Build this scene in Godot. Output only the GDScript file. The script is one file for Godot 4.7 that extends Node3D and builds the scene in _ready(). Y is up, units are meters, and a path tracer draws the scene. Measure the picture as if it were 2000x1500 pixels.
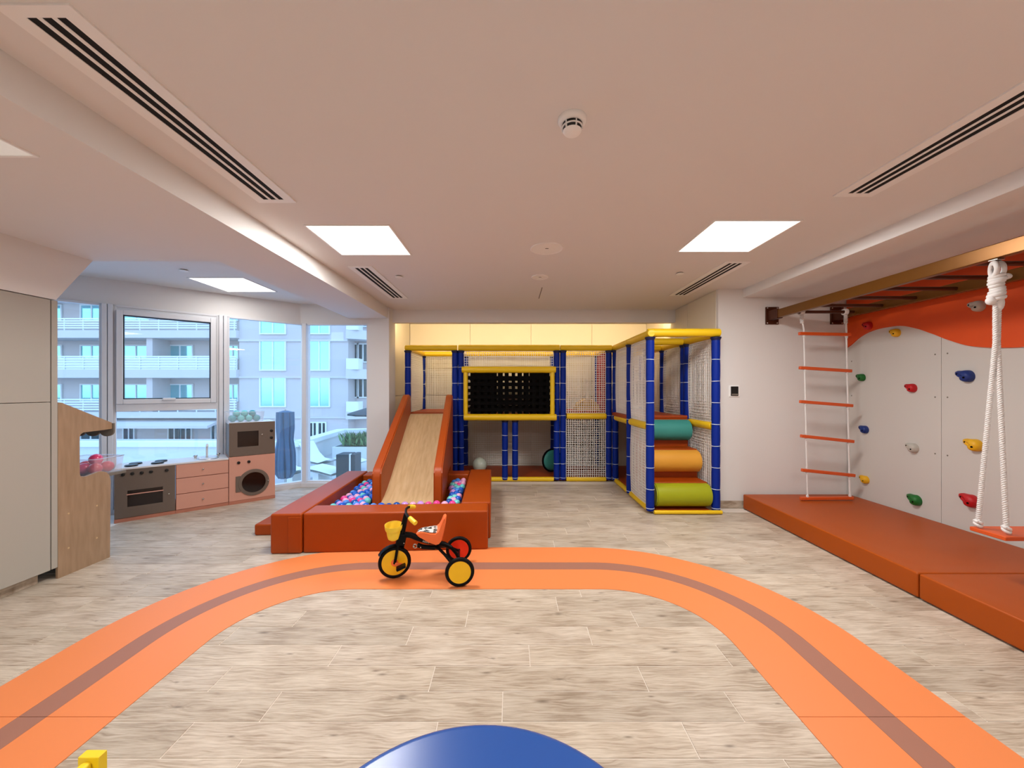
extends Node3D
# A children's play room: soft play frame, slide and ball pit, toy kitchen by the windows, climbing wall with swing.
# Lengths are metres. V(x, y, d) is a point x to the side, y up and d into the room, measured from below the camera.

const EYE := 1.4          # camera height
const FOCAL := 755.0      # focal length in pixels of the 2000 x 1500 frame
const CEIL := 2.59
const SOFFIT := 2.43

# ------------------------------------------------------------------ mesh builder
class MB:
	var v := PackedVector3Array()
	var n := PackedVector3Array()
	var uv := PackedVector2Array()
	var idx := PackedInt32Array()
	func vert(p: Vector3, nn: Vector3, u := Vector2.ZERO) -> int:
		v.append(p); n.append(nn); uv.append(u)
		return v.size() - 1
	func face(a: int, b: int, c: int) -> void:
		var g := (v[b] - v[a]).cross(v[c] - v[a])
		if g.dot(n[a] + n[b] + n[c]) > 0.0:
			idx.append_array(PackedInt32Array([a, c, b]))
		else:
			idx.append_array(PackedInt32Array([a, b, c]))
	func quad(a: Vector3, b: Vector3, c: Vector3, d: Vector3, nn: Vector3, uvs := []) -> void:
		var u := uvs if uvs.size() == 4 else [Vector2(0, 0), Vector2(1, 0), Vector2(1, 1), Vector2(0, 1)]
		var i := vert(a, nn, u[0]); vert(b, nn, u[1]); vert(c, nn, u[2]); vert(d, nn, u[3])
		face(i, i + 1, i + 2); face(i, i + 2, i + 3)
	func box(lo: Vector3, hi: Vector3, t := Transform3D()) -> MB:
		var c := (lo + hi) / 2.0
		var h := ((hi - lo) / 2.0).abs()
		for ax in 3:
			for s in [-1.0, 1.0]:
				var nn := Vector3.ZERO
				nn[ax] = s
				var a := Vector3.ZERO
				var b := Vector3.ZERO
				a[(ax + 1) % 3] = h[(ax + 1) % 3]
				b[(ax + 2) % 3] = h[(ax + 2) % 3]
				var o := c + nn * h[ax]
				quad(t * (o - a - b), t * (o + a - b), t * (o + a + b), t * (o - a + b), t.basis * nn)
		return self
	# box with rounded edges
	func rbox(lo: Vector3, hi: Vector3, r: float, t := Transform3D(), fine := 1) -> MB:
		var c := (lo + hi) / 2.0
		var h := ((hi - lo) / 2.0).abs()
		r = minf(r, minf(h.x, minf(h.y, h.z)) * 0.98)
		for ax in 3:
			var iu := (ax + 1) % 3
			var iv := (ax + 2) % 3
			var lu := steps(h[iu], r, fine)
			var lv := steps(h[iv], r, fine)
			for s in [-1.0, 1.0]:
				var first := v.size()
				for i in lu.size():
					for j in lv.size():
						var p := Vector3.ZERO
						p[ax] = s * h[ax]
						p[iu] = lu[i]
						p[iv] = lv[j]
						var inner := Vector3(clampf(p.x, r - h.x, h.x - r), clampf(p.y, r - h.y, h.y - r), clampf(p.z, r - h.z, h.z - r))
						var nn := (p - inner).normalized()
						vert(t * (c + inner + nn * r), (t.basis * nn).normalized(), Vector2(lu[i], lv[j]))
				for i in lu.size() - 1:
					for j in lv.size() - 1:
						var k := first + i * lv.size() + j
						face(k, k + 1, k + lv.size() + 1)
						face(k, k + lv.size() + 1, k + lv.size())
		return self
	func steps(h: float, r: float, fine: int) -> Array:
		var a := [-h]
		if fine > 1:
			a.append(-h + r * 0.586)
		a.append(-h + r); a.append(h - r)
		if fine > 1:
			a.append(h - r * 0.586)
		a.append(h)
		return a
	# tube along points; radii is one number or an array
	func tube(pts: Array, radii, seg := 8, caps := true, closed := false) -> MB:
		var m := pts.size()
		var rings := []
		var up := Vector3.UP
		var prev := Vector3.ZERO
		for i in m:
			var a: Vector3 = pts[(i - 1 + m) % m] if (i > 0 or closed) else pts[0]
			var b: Vector3 = pts[(i + 1) % m] if (i < m - 1 or closed) else pts[m - 1]
			var d := (b - a).normalized()
			if i == 0:
				up = Vector3.RIGHT if absf(d.y) > 0.9 else Vector3.UP
				up = (up - d * up.dot(d)).normalized()
			else:
				up = (up - d * up.dot(d)).normalized()
			prev = d
			var side := d.cross(up)
			var r: float = radii[i] if radii is Array else radii
			var first := v.size()
			for k in seg:
				var w := TAU * k / seg
				var nn := up * cos(w) + side * sin(w)
				vert(pts[i] + nn * r, nn, Vector2(float(k) / seg, float(i) / m))
			rings.append([first, d])
		for i in (m if closed else m - 1):
			var f0: int = rings[i][0]
			var f1: int = rings[(i + 1) % m][0]
			for k in seg:
				var k2 := (k + 1) % seg
				face(f0 + k, f0 + k2, f1 + k2)
				face(f0 + k, f1 + k2, f1 + k)
		if caps and not closed:
			for e in [0, m - 1]:
				var d2: Vector3 = rings[e][1] * (-1.0 if e == 0 else 1.0)
				var r2: float = radii[e] if radii is Array else radii
				if r2 < 0.0005:
					continue
				var ce := vert(pts[e], d2)
				var st := v.size()
				for k in seg:
					vert(v[rings[e][0] + k], d2)
				for k in seg:
					face(ce, st + k, st + (k + 1) % seg)
		return self
	# profile of Vector2(radius, height) turned round the y axis; a repeated point makes a sharp edge
	func lathe(profile: Array, seg := 16, t := Transform3D()) -> MB:
		var m := profile.size()
		var first := v.size()
		for i in m:
			var p: Vector2 = profile[i]
			var a: Vector2 = profile[i - 1] if i > 0 else p
			var b: Vector2 = profile[i + 1] if i < m - 1 else p
			if i > 0 and a.is_equal_approx(p):
				a = p
			if i < m - 1 and b.is_equal_approx(p):
				b = p
			var d := (b - a)
			var nn := Vector2(d.y, -d.x).normalized()
			for k in seg + 1:
				var w := TAU * k / seg
				vert(t * Vector3(p.x * cos(w), p.y, p.x * sin(w)), (t.basis * Vector3(nn.x * cos(w), nn.y, nn.x * sin(w))).normalized(), Vector2(float(k) / seg, float(i) / m))
		for i in m - 1:
			var p: Vector2 = profile[i]
			var q: Vector2 = profile[i + 1]
			if p.is_equal_approx(q):
				continue
			for k in seg:
				var a := first + i * (seg + 1) + k
				var b := a + seg + 1
				if p.x > 1e-5:
					face(a, a + 1, b + 1 if q.x > 1e-5 else b)
				if q.x > 1e-5:
					face(a, b + 1, b)
		return self
	# flat outline in the xy plane given depth along z (z0 to z1)
	func prism(poly: PackedVector2Array, z0: float, z1: float, t := Transform3D(), smooth_deg := 35.0) -> MB:
		var tri := Geometry2D.triangulate_polygon(poly)
		var m := poly.size()
		var area := 0.0
		for i in m:
			var p := poly[i]
			var q := poly[(i + 1) % m]
			area += p.x * q.y - q.x * p.y
		var turn := 1.0 if area > 0.0 else -1.0
		for z in [z0, z1]:
			var nn := t.basis * Vector3(0, 0, -1.0 if z == z0 else 1.0)
			var first := v.size()
			for p in poly:
				vert(t * Vector3(p.x, p.y, z), nn, p)
			for k in range(0, tri.size(), 3):
				face(first + tri[k], first + tri[k + 1], first + tri[k + 2])
		var en := []
		for i in m:
			var e := poly[(i + 1) % m] - poly[i]
			en.append(Vector2(e.y, -e.x).normalized() * turn)
		var lim := cos(deg_to_rad(smooth_deg))
		for i in m:
			var j := (i + 1) % m
			var n0: Vector2 = en[i]
			var n1: Vector2 = en[i]
			var before: Vector2 = en[(i - 1 + m) % m]
			var after: Vector2 = en[j]
			if n0.dot(before) > lim:
				n0 = (n0 + before).normalized()
			if n1.dot(after) > lim:
				n1 = (n1 + after).normalized()
			var a0 := t.basis * Vector3(n0.x, n0.y, 0)
			var a1 := t.basis * Vector3(n1.x, n1.y, 0)
			var f := vert(t * Vector3(poly[i].x, poly[i].y, z0), a0)
			vert(t * Vector3(poly[j].x, poly[j].y, z0), a1)
			vert(t * Vector3(poly[j].x, poly[j].y, z1), a1)
			vert(t * Vector3(poly[i].x, poly[i].y, z1), a0)
			face(f, f + 1, f + 2); face(f, f + 2, f + 3)
		return self
	func ball(c: Vector3, r: Vector3, rings := 8, seg := 12, t := Transform3D()) -> MB:
		var first := v.size()
		for i in rings + 1:
			var a := PI * i / rings
			for k in seg + 1:
				var w := TAU * k / seg
				var d := Vector3(sin(a) * cos(w), cos(a), sin(a) * sin(w))
				vert(t * (c + d * r), (t.basis * (d / r)).normalized(), Vector2(float(k) / seg, float(i) / rings))
		for i in rings:
			for k in seg:
				var a := first + i * (seg + 1) + k
				var b := a + seg + 1
				if i > 0:
					face(a, a + 1, b)
				if i < rings - 1:
					face(a + 1, b + 1, b)
		return self
	func ring(big: float, small: float, seg := 16, sides := 8, t := Transform3D()) -> MB:
		var first := v.size()
		for i in seg:
			var a := TAU * i / seg
			for k in sides:
				var w := TAU * k / sides
				var nn := Vector3(cos(a) * cos(w), sin(w), sin(a) * cos(w))
				vert(t * (Vector3(cos(a), 0, sin(a)) * big + nn * small), (t.basis * nn).normalized())
		for i in seg:
			for k in sides:
				var a := first + i * sides + k
				var b := first + i * sides + (k + 1) % sides
				var c := first + ((i + 1) % seg) * sides + k
				var d := first + ((i + 1) % seg) * sides + (k + 1) % sides
				face(a, b, d); face(a, d, c)
		return self
	# a grid of points[i][j] as a smooth sheet
	func sheet(pts: Array, flip := false) -> MB:
		var rows := pts.size()
		var cols: int = pts[0].size()
		var first := v.size()
		for i in rows:
			for j in cols:
				var du: Vector3 = pts[mini(i + 1, rows - 1)][j] - pts[maxi(i - 1, 0)][j]
				var dv: Vector3 = pts[i][mini(j + 1, cols - 1)] - pts[i][maxi(j - 1, 0)]
				var nn := du.cross(dv).normalized() * (-1.0 if flip else 1.0)
				vert(pts[i][j], nn, Vector2(float(i) / (rows - 1), float(j) / (cols - 1)))
		for i in rows - 1:
			for j in cols - 1:
				var a := first + i * cols + j
				face(a, a + 1, a + cols + 1); face(a, a + cols + 1, a + cols)
		return self
	func mesh() -> ArrayMesh:
		var arr := []
		arr.resize(Mesh.ARRAY_MAX)
		arr[Mesh.ARRAY_VERTEX] = v
		arr[Mesh.ARRAY_NORMAL] = n
		arr[Mesh.ARRAY_TEX_UV] = uv
		arr[Mesh.ARRAY_INDEX] = idx
		var m := ArrayMesh.new()
		m.add_surface_from_arrays(Mesh.PRIMITIVE_TRIANGLES, arr)
		return m

# ------------------------------------------------------------------ small helpers
var used := {}
var M := {}
var rng := RandomNumberGenerator.new()

func V(x: float, y: float, d: float) -> Vector3:
	return Vector3(x, y, -d)

func numbered(called: String) -> String:
	if not used.has(called):
		used[called] = 0
		return called
	used[called] += 1
	return "%s_%03d" % [called, used[called]]

func tag(o: Node, label: String, category: String, group := "", kind := "") -> void:
	o.set_meta("label", label)
	if category != "":
		o.set_meta("category", category)
	if group != "":
		o.set_meta("group", group)
	if kind != "":
		o.set_meta("kind", kind)

func thing(called: String, label: String, category: String, at := Vector3.ZERO, turn := 0.0, group := "") -> Node3D:
	var o := Node3D.new()
	o.name = numbered(called)
	add_child(o)
	o.position = at
	o.rotation.y = turn
	tag(o, label, category, group)
	return o

func as_mesh(shape) -> Mesh:
	return shape.mesh() if shape is MB else shape

# part in the parent's own axes
func part(parent: Node, called: String, shape, mat: Material) -> MeshInstance3D:
	var o := MeshInstance3D.new()
	o.name = called
	o.mesh = as_mesh(shape)
	o.material_override = null
	for i in o.mesh.get_surface_count():
		o.set_surface_override_material(i, mat)
	parent.add_child(o, true)
	return o

# part whose shape is given in room coordinates (parent not turned)
func wpart(parent: Node3D, called: String, shape, mat: Material) -> MeshInstance3D:
	var o := part(parent, called, shape, mat)
	var at := Vector3.ZERO
	var p: Node = parent
	while p != null and p != self:
		at += (p as Node3D).position
		p = p.get_parent()
	o.position = -at
	return o

func solo(called: String, shape, mat: Material, label: String, category: String, group := "", kind := "") -> MeshInstance3D:
	var o := part(self, numbered(called), shape, mat)
	tag(o, label, category, group, kind)
	return o

func struct(called: String, shape, mat: Material, label := "") -> MeshInstance3D:
	var o := part(self, numbered(called), shape, mat)
	o.set_meta("kind", "structure")
	if label != "":
		o.set_meta("label", label)
	return o

func mat(key: String, c: Color, rough := 0.6, metal := 0.0) -> StandardMaterial3D:
	var m := StandardMaterial3D.new()
	m.resource_name = key
	m.albedo_color = c
	m.roughness = rough
	m.metallic = metal
	M[key] = m
	return m

func noise_tex(freq: float, w := 256, h := 256, ramp: Gradient = null, sd := 1, octaves := 3) -> NoiseTexture2D:
	var f := FastNoiseLite.new()
	f.seed = sd
	f.frequency = freq
	f.fractal_octaves = octaves
	var t := NoiseTexture2D.new()
	t.width = w
	t.height = h
	t.seamless = true
	t.noise = f
	if ramp:
		t.color_ramp = ramp
	return t

func ramp(cols: Array) -> Gradient:
	var g := Gradient.new()
	g.offsets = PackedFloat32Array()
	var offs := PackedFloat32Array()
	var cc := PackedColorArray()
	for i in cols.size():
		offs.append(float(i) / (cols.size() - 1))
		cc.append(cols[i])
	g.offsets = offs
	g.colors = cc
	return g

func tri(m: StandardMaterial3D, scale: Vector3, world := true) -> void:
	m.uv1_triplanar = true
	m.uv1_world_triplanar = world
	m.uv1_scale = scale

func relief(m: StandardMaterial3D, t: Texture2D, cm: float) -> void:
	m.heightmap_enabled = true
	m.heightmap_texture = t
	m.heightmap_scale = cm

# one board of oak-look flooring: streaks along the length, a few knots and cathedral arches
func wood_image(sd: int, w: int, h: int, base: Color, dark: Color, light: Color) -> ImageTexture:
	var im := Image.create(w, h, false, Image.FORMAT_RGB8)
	var a := FastNoiseLite.new()
	a.seed = sd
	a.frequency = 0.05
	a.fractal_octaves = 4
	var b := FastNoiseLite.new()
	b.seed = sd + 50
	b.frequency = 0.012
	b.fractal_octaves = 3
	var r := RandomNumberGenerator.new()
	r.seed = sd
	var knots := []
	for k in 2:
		knots.append(Vector3(r.randf_range(0.1, 0.9) * w, r.randf_range(0.15, 0.85) * h, r.randf_range(0.6, 1.2)))
	for y in h:
		for x in w:
			var warp := b.get_noise_2d(x * 0.45, y * 1.2) * 11.0
			var near := 0.0
			for k in knots:
				var dx: float = (x - k.x) / (20.0 * k.z)
				var dy: float = (y - k.y) / (6.0 * k.z)
				var q := dx * dx + dy * dy
				warp += 9.0 * exp(-q * 0.35) * signf(dy)
				near = maxf(near, exp(-q * 2.2))
			var streak := a.get_noise_2d(x * 0.10, (y + warp) * 2.2)
			var fine := a.get_noise_2d(x * 0.3 + 900.0, y * 8.0)
			var broad := b.get_noise_2d(x * 0.35 + 500.0, y * 0.9)
			var t := clampf(0.52 + streak * 0.55 + broad * 0.42 + fine * 0.42, 0.0, 1.0)
			var c := dark.lerp(base, clampf(t * 2.0, 0.0, 1.0)) if t < 0.5 else base.lerp(light, (t - 0.5) * 2.0)
			c = c.lerp(dark * 0.74, near * 0.75)
			im.set_pixel(x, y, c)
	return ImageTexture.create_from_image(im)

func make_materials() -> void:
	mat("wall", Color(0.875, 0.865, 0.855), 0.75)
	mat("ceiling", Color(0.885, 0.875, 0.865), 0.85)
	mat("frame_white", Color(0.86, 0.86, 0.87), 0.4)
	mat("cream_panel", Color(0.875, 0.84, 0.77), 0.55)
	mat("cabinet", Color(0.675, 0.655, 0.615), 0.5)
	mat("dark_gap", Color(0.03, 0.03, 0.03), 0.9)
	mat("grout", Color(0.86, 0.82, 0.77), 0.8)
	mat("track_orange", Color(0.90, 0.52, 0.29), 0.5)
	mat("track_brown", Color(0.62, 0.42, 0.345), 0.55)
	for k in 7:
		var base := Color(0.745, 0.685, 0.615)
		var tone := [1.0, 0.96, 1.04, 0.99, 0.93, 1.02, 0.97][k] as float
		var m := mat("plank%d" % k, Color(tone, tone * 0.998, tone * 0.99).clamp(), 0.42)
		m.albedo_texture = wood_image(11 + k * 7, 640, 104, base, Color(0.62, 0.55, 0.475), Color(0.825, 0.775, 0.71))
		m.metallic_specular = 0.4
	# vinyl
	var grain := noise_tex(0.12, 256, 256, null, 3, 4)
	var folds := noise_tex(0.006, 256, 256, null, 9, 2)
	for d in [["vinyl", Color(0.62, 0.25, 0.02), 0.42], ["vinyl_mat", Color(0.65, 0.285, 0.015), 0.43], ["vinyl_deck", Color(0.62, 0.25, 0.08), 0.48],
			["vinyl_green", Color(0.60, 0.62, 0.08), 0.45], ["vinyl_mustard", Color(0.85, 0.60, 0.21), 0.5], ["vinyl_teal", Color(0.23, 0.55, 0.52), 0.5], ["vinyl_tan", Color(0.80, 0.66, 0.36), 0.55]]:
		var m := mat(d[0], d[1], d[2])
		tri(m, Vector3.ONE * 3.0)
		m.metallic_specular = 0.38
		relief(m, grain if d[0] != "vinyl_mat" else folds, 0.02 if d[0] != "vinyl_mat" else 0.9)
		if d[0] == "vinyl_mat":
			tri(m, Vector3.ONE * 0.55)
	var fb := mat("foam_blue", Color(0.0, 0.145, 0.53), 0.5)
	fb.metallic_specular = 0.32
	mat("foam_blue_cap", Color(0.02, 0.06, 0.25), 0.5)
	mat("foam_yellow", Color(0.91, 0.75, 0.05), 0.45)
	mat("tie_white", Color(0.82, 0.86, 0.92), 0.4)
	mat("net_white", Color(0.92, 0.91, 0.89), 0.6)
	mat("net_red", Color(0.62, 0.05, 0.08), 0.6)
	var sbk := mat("strap_black", Color(0.05, 0.045, 0.045), 0.9)
	sbk.metallic_specular = 0.15
	# pale wood
	var birch := mat("birch", Color(1, 1, 1), 0.4)
	birch.albedo_texture = noise_tex(0.02, 512, 512, ramp([Color(0.71, 0.585, 0.42), Color(0.77, 0.645, 0.485), Color(0.815, 0.70, 0.545)]), 21, 4)
	tri(birch, Vector3(2.2, 0.35, 0.35), false)
	var stall := mat("stall_wood", Color(1, 1, 1), 0.5)
	stall.albedo_texture = noise_tex(0.02, 512, 512, ramp([Color(0.58, 0.475, 0.365), Color(0.62, 0.51, 0.40), Color(0.66, 0.55, 0.44)]), 25, 4)
	tri(stall, Vector3(2.2, 0.3, 2.2))
	mat("valance", Color(0.45, 0.42, 0.38), 0.7)
	# toy kitchen
	mat("pink", Color(0.83, 0.60, 0.52), 0.5)
	mat("pink_dark", Color(0.72, 0.46, 0.37), 0.55)
	mat("taupe", Color(0.42, 0.36, 0.315), 0.5)
	mat("toy_glass", Color(0.12, 0.06, 0.045), 0.15)
	mat("toy_inside", Color(0.30, 0.13, 0.09), 0.7)
	mat("worktop", Color(0.87, 0.86, 0.86), 0.3)
	mat("black_plastic", Color(0.02, 0.02, 0.022), 0.35)
	mat("steel", Color(0.75, 0.74, 0.72), 0.25, 1.0)
	var tub := mat("clear_tub", Color(0.92, 0.95, 1.0, 0.22), 0.12)
	tub.transparency = BaseMaterial3D.TRANSPARENCY_ALPHA
	for d in [["ball_blue", Color(0.08, 0.36, 0.80)], ["ball_navy", Color(0.06, 0.30, 0.62)], ["ball_aqua", Color(0.42, 0.80, 0.80)], ["ball_lilac", Color(0.76, 0.57, 0.87)],
			["ball_pink", Color(0.90, 0.66, 0.80)], ["ball_hotpink", Color(0.92, 0.25, 0.58)], ["ball_red", Color(0.80, 0.06, 0.12)], ["ball_sky", Color(0.28, 0.55, 0.90)],
			["ball_crimson", Color(0.80, 0.07, 0.19)], ["ball_rose", Color(0.86, 0.27, 0.45)], ["ball_teal", Color(0.25, 0.64, 0.68)], ["ball_white", Color(0.78, 0.82, 0.76)]]:
		var m := mat(d[0], d[1], 0.22)
		pass
		pass
	# climbing side
	mat("wall_panel", Color(0.80, 0.785, 0.76), 0.6)
	mat("wave_orange", Color(0.86, 0.30, 0.01), 0.55)
	mat("bronze", Color(0.46, 0.295, 0.10), 0.3, 0.55)
	mat("bronze_dark", Color(0.30, 0.14, 0.06), 0.4, 0.4)
	mat("rung_orange", Color(0.83, 0.33, 0.10), 0.4)
	mat("rope", Color(0.88, 0.87, 0.86), 0.8)
	for d in [["hold_red", Color(0.72, 0.03, 0.08)], ["hold_yellow", Color(0.90, 0.68, 0.06)], ["hold_green", Color(0.05, 0.40, 0.13)], ["hold_blue", Color(0.03, 0.17, 0.46)], ["hold_grey", Color(0.72, 0.70, 0.66)]]:
		var m := mat(d[0], d[1], 0.5)
		tri(m, Vector3.ONE * 9.0)
		relief(m, grain, 0.06)
	# tricycle
	var ty := mat("tyre", Color(0.05, 0.045, 0.05), 0.5)
	ty.metallic_specular = 0.25
	var tb := mat("trike_black", Color(0.03, 0.03, 0.035), 0.35)
	tb.metallic_specular = 0.25
	mat("trike_amber", Color(1.0, 0.77, 0.03), 0.4)
	mat("trike_red", Color(0.95, 0.20, 0.06), 0.4)
	mat("trike_coral", Color(0.99, 0.46, 0.22), 0.4)
	mat("trike_yellow", Color(0.97, 0.82, 0.22), 0.4)
	mat("print_white", Color(0.85, 0.85, 0.85), 0.5)
	var cow := mat("cow_print", Color(1, 1, 1), 0.5)
	var g := ramp([Color(0.03, 0.03, 0.03), Color(0.03, 0.03, 0.03), Color(0.92, 0.92, 0.9), Color(0.92, 0.92, 0.9)])
	g.interpolation_mode = Gradient.GRADIENT_INTERPOLATE_CONSTANT
	g.offsets = PackedFloat32Array([0.0, 0.2, 0.47, 1.0])
	cow.albedo_texture = noise_tex(0.022, 256, 256, g, 5, 1)
	tri(cow, Vector3.ONE * 5.0, false)
	# small furniture
	var blue := mat("table_blue", Color(0.14, 0.33, 0.64), 0.26)
	blue.metallic_specular = 0.5
	mat("chair_yellow", Color(0.93, 0.80, 0.12), 0.45)
	# ceiling fittings
	mat("fitting_white", Color(0.945, 0.94, 0.93), 0.45)
	var lamp := mat("lamp_glow", Color(1, 1, 1), 0.5)
	lamp.emission_enabled = true
	lamp.emission = Color(1.0, 0.97, 0.93)
	lamp.emission_energy_multiplier = 2.2
	var dim := mat("lamp_dim", Color(0.85, 0.85, 0.82), 0.4)
	dim.emission_enabled = true
	dim.emission = Color(1.0, 0.98, 0.95)
	dim.emission_energy_multiplier = 0.25
	var warm := mat("strip_glow", Color(1, 0.95, 0.8), 0.5)
	warm.emission_enabled = true
	warm.emission = Color(1.0, 0.89, 0.62)
	warm.emission_energy_multiplier = 2.5
	var glass := mat("glass", Color(0.75, 0.93, 1.0, 0.06), 0.0)
	glass.transparency = BaseMaterial3D.TRANSPARENCY_ALPHA
	# outside
	mat("facade", Color(0.80, 0.765, 0.76), 0.8)
	mat("facade_band", Color(0.82, 0.80, 0.80), 0.8)
	mat("rail_white", Color(0.9, 0.92, 0.92), 0.5)
	mat("mirror_glass", Color(0.58, 0.86, 0.90), 0.08, 0.85)
	mat("dark_glass", Color(0.10, 0.20, 0.24), 0.08, 0.35)
	mat("parapet", Color(0.84, 0.85, 0.85), 0.7)
	mat("terrace", Color(0.74, 0.73, 0.74), 0.8)
	mat("canvas_blue", Color(0.24, 0.36, 0.47), 0.85)
	mat("slate", Color(0.10, 0.17, 0.22), 0.6)
	mat("lounger_white", Color(0.88, 0.9, 0.9), 0.5)
	mat("leaf", Color(0.16, 0.36, 0.16), 0.6)
	mat("leaf_light", Color(0.42, 0.58, 0.36), 0.6)

# ------------------------------------------------------------------ lights
func ceiling_panel(x0: float, x1: float, d0: float, d1: float, y: float, label: String, energy: float, glow := "lamp_glow", group := "") -> void:
	var c := V((x0 + x1) / 2.0, y, (d0 + d1) / 2.0)
	var t := thing("light_panel", label, "ceiling light", c, 0.0, group)
	var hx := (x1 - x0) / 2.0
	var hz := (d1 - d0) / 2.0
	var f := MB.new()
	var w := 0.012
	f.box(Vector3(-hx - w, -0.006, -hz - w), Vector3(hx + w, 0.004, -hz)); f.box(Vector3(-hx - w, -0.006, hz), Vector3(hx + w, 0.004, hz + w))
	f.box(Vector3(-hx - w, -0.006, -hz), Vector3(-hx, 0.004, hz)); f.box(Vector3(hx, -0.006, -hz), Vector3(hx + w, 0.004, hz))
	part(t, "frame", f, M.fitting_white)
	part(t, "diffuser", MB.new().box(Vector3(-hx, -0.003, -hz), Vector3(hx, 0.004, hz)), M[glow])
	var l := AreaLight3D.new()
	l.name = "panel_light"
	l.area_size = Vector2(hx * 2.0, hz * 2.0)
	l.light_energy = energy
	l.light_color = Color(1.0, 0.995, 0.985)
	l.area_range = 20.0
	l.shadow_enabled = true
	l.position = Vector3(0, -0.012, 0)
	l.rotation_degrees = Vector3(-90, 0, 0)
	t.add_child(l)

func _ready() -> void:
	rng.seed = 7
	# ---- camera, sky, exposure
	var cam := Camera3D.new()
	cam.name = "camera"
	cam.projection = Camera3D.PROJECTION_FRUSTUM
	cam.near = 0.05
	cam.far = 400.0
	cam.size = 0.05 * 1500.0 / FOCAL
	cam.frustum_offset = Vector2(0.05 * 1.0 / FOCAL, 0.05 * 11.0 / FOCAL)
	cam.position = Vector3(0, EYE, 0)
	cam.current = true
	add_child(cam)
	var env := Environment.new()
	env.background_mode = Environment.BG_SKY
	var sky := ProceduralSkyMaterial.new()
	sky.sky_top_color = Color(0.58, 0.77, 0.98)
	sky.sky_horizon_color = Color(0.80, 0.91, 1.0)
	sky.ground_bottom_color = Color(0.55, 0.60, 0.66)
	sky.ground_horizon_color = Color(0.70, 0.80, 0.90)
	sky.sky_energy_multiplier = 1.0
	env.sky = Sky.new()
	env.sky.sky_material = sky
	env.background_energy_multiplier = 3.15
	env.tonemap_mode = Environment.TONE_MAPPER_LINEAR
	env.tonemap_exposure = 1.04
	env.sdfgi_enabled = true
	env.ssao_enabled = true
	env.ssil_enabled = true
	var we := WorldEnvironment.new()
	we.name = "environment"
	we.environment = env
	add_child(we)
	make_materials()
	var E := 4.9
	ceiling_panel(-1.49, -0.89, 2.80, 3.40, CEIL, "glowing square light panel in the main ceiling above the ball pit", E)
	ceiling_panel(1.435, 2.035, 2.72, 3.32, CEIL, "glowing square light panel in the main ceiling beside the monkey bars", E)
	ceiling_panel(-3.575, -2.975, 4.28, 4.88, 2.64, "glowing square light panel in the window bay ceiling above the toy kitchen", E * 0.16)
	ceiling_panel(-2.70, -2.095, 1.09, 1.695, SOFFIT, "pale square light panel in the lowered ceiling beside the cabinet", E * 0.12, "lamp_dim")
	ceiling_panel(-1.49, -0.89, -0.60, 0.0, CEIL, "square light panel in the main ceiling behind the blue table", E * 0.75, "lamp_glow", "light panels over the room behind the camera")
	ceiling_panel(1.435, 2.035, -0.60, 0.0, CEIL, "square light panel in the main ceiling behind the blue table", E * 0.75, "lamp_glow", "light panels over the room behind the camera")
	room()
	windows()
	ceiling_fittings()
	floor_track()
	play_frame()
	ball_pit()
	slide()
	toy_kitchen()
	market_stall()
	climbing_side()
	tricycle()
	table_and_chair()
	outside()

# ------------------------------------------------------------------ room shell
func slab(pts: Array, y0: float, y1: float) -> MB:
	# outline in (x, d), extruded upwards
	var poly := PackedVector2Array()
	for p in pts:
		poly.append(p)
	return MB.new().prism(poly, y0, y1, Transform3D(Basis(Vector3(1, 0, 0), Vector3(0, 0, -1), Vector3(0, 1, 0)), Vector3.ZERO))

const WA := Vector2(-5.65, 3.37)     # window wall, from far corner to bay corner, in (x, d)
const WB := Vector2(-3.03, 5.638)
const WC := Vector2(-2.07, 5.60)

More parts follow.
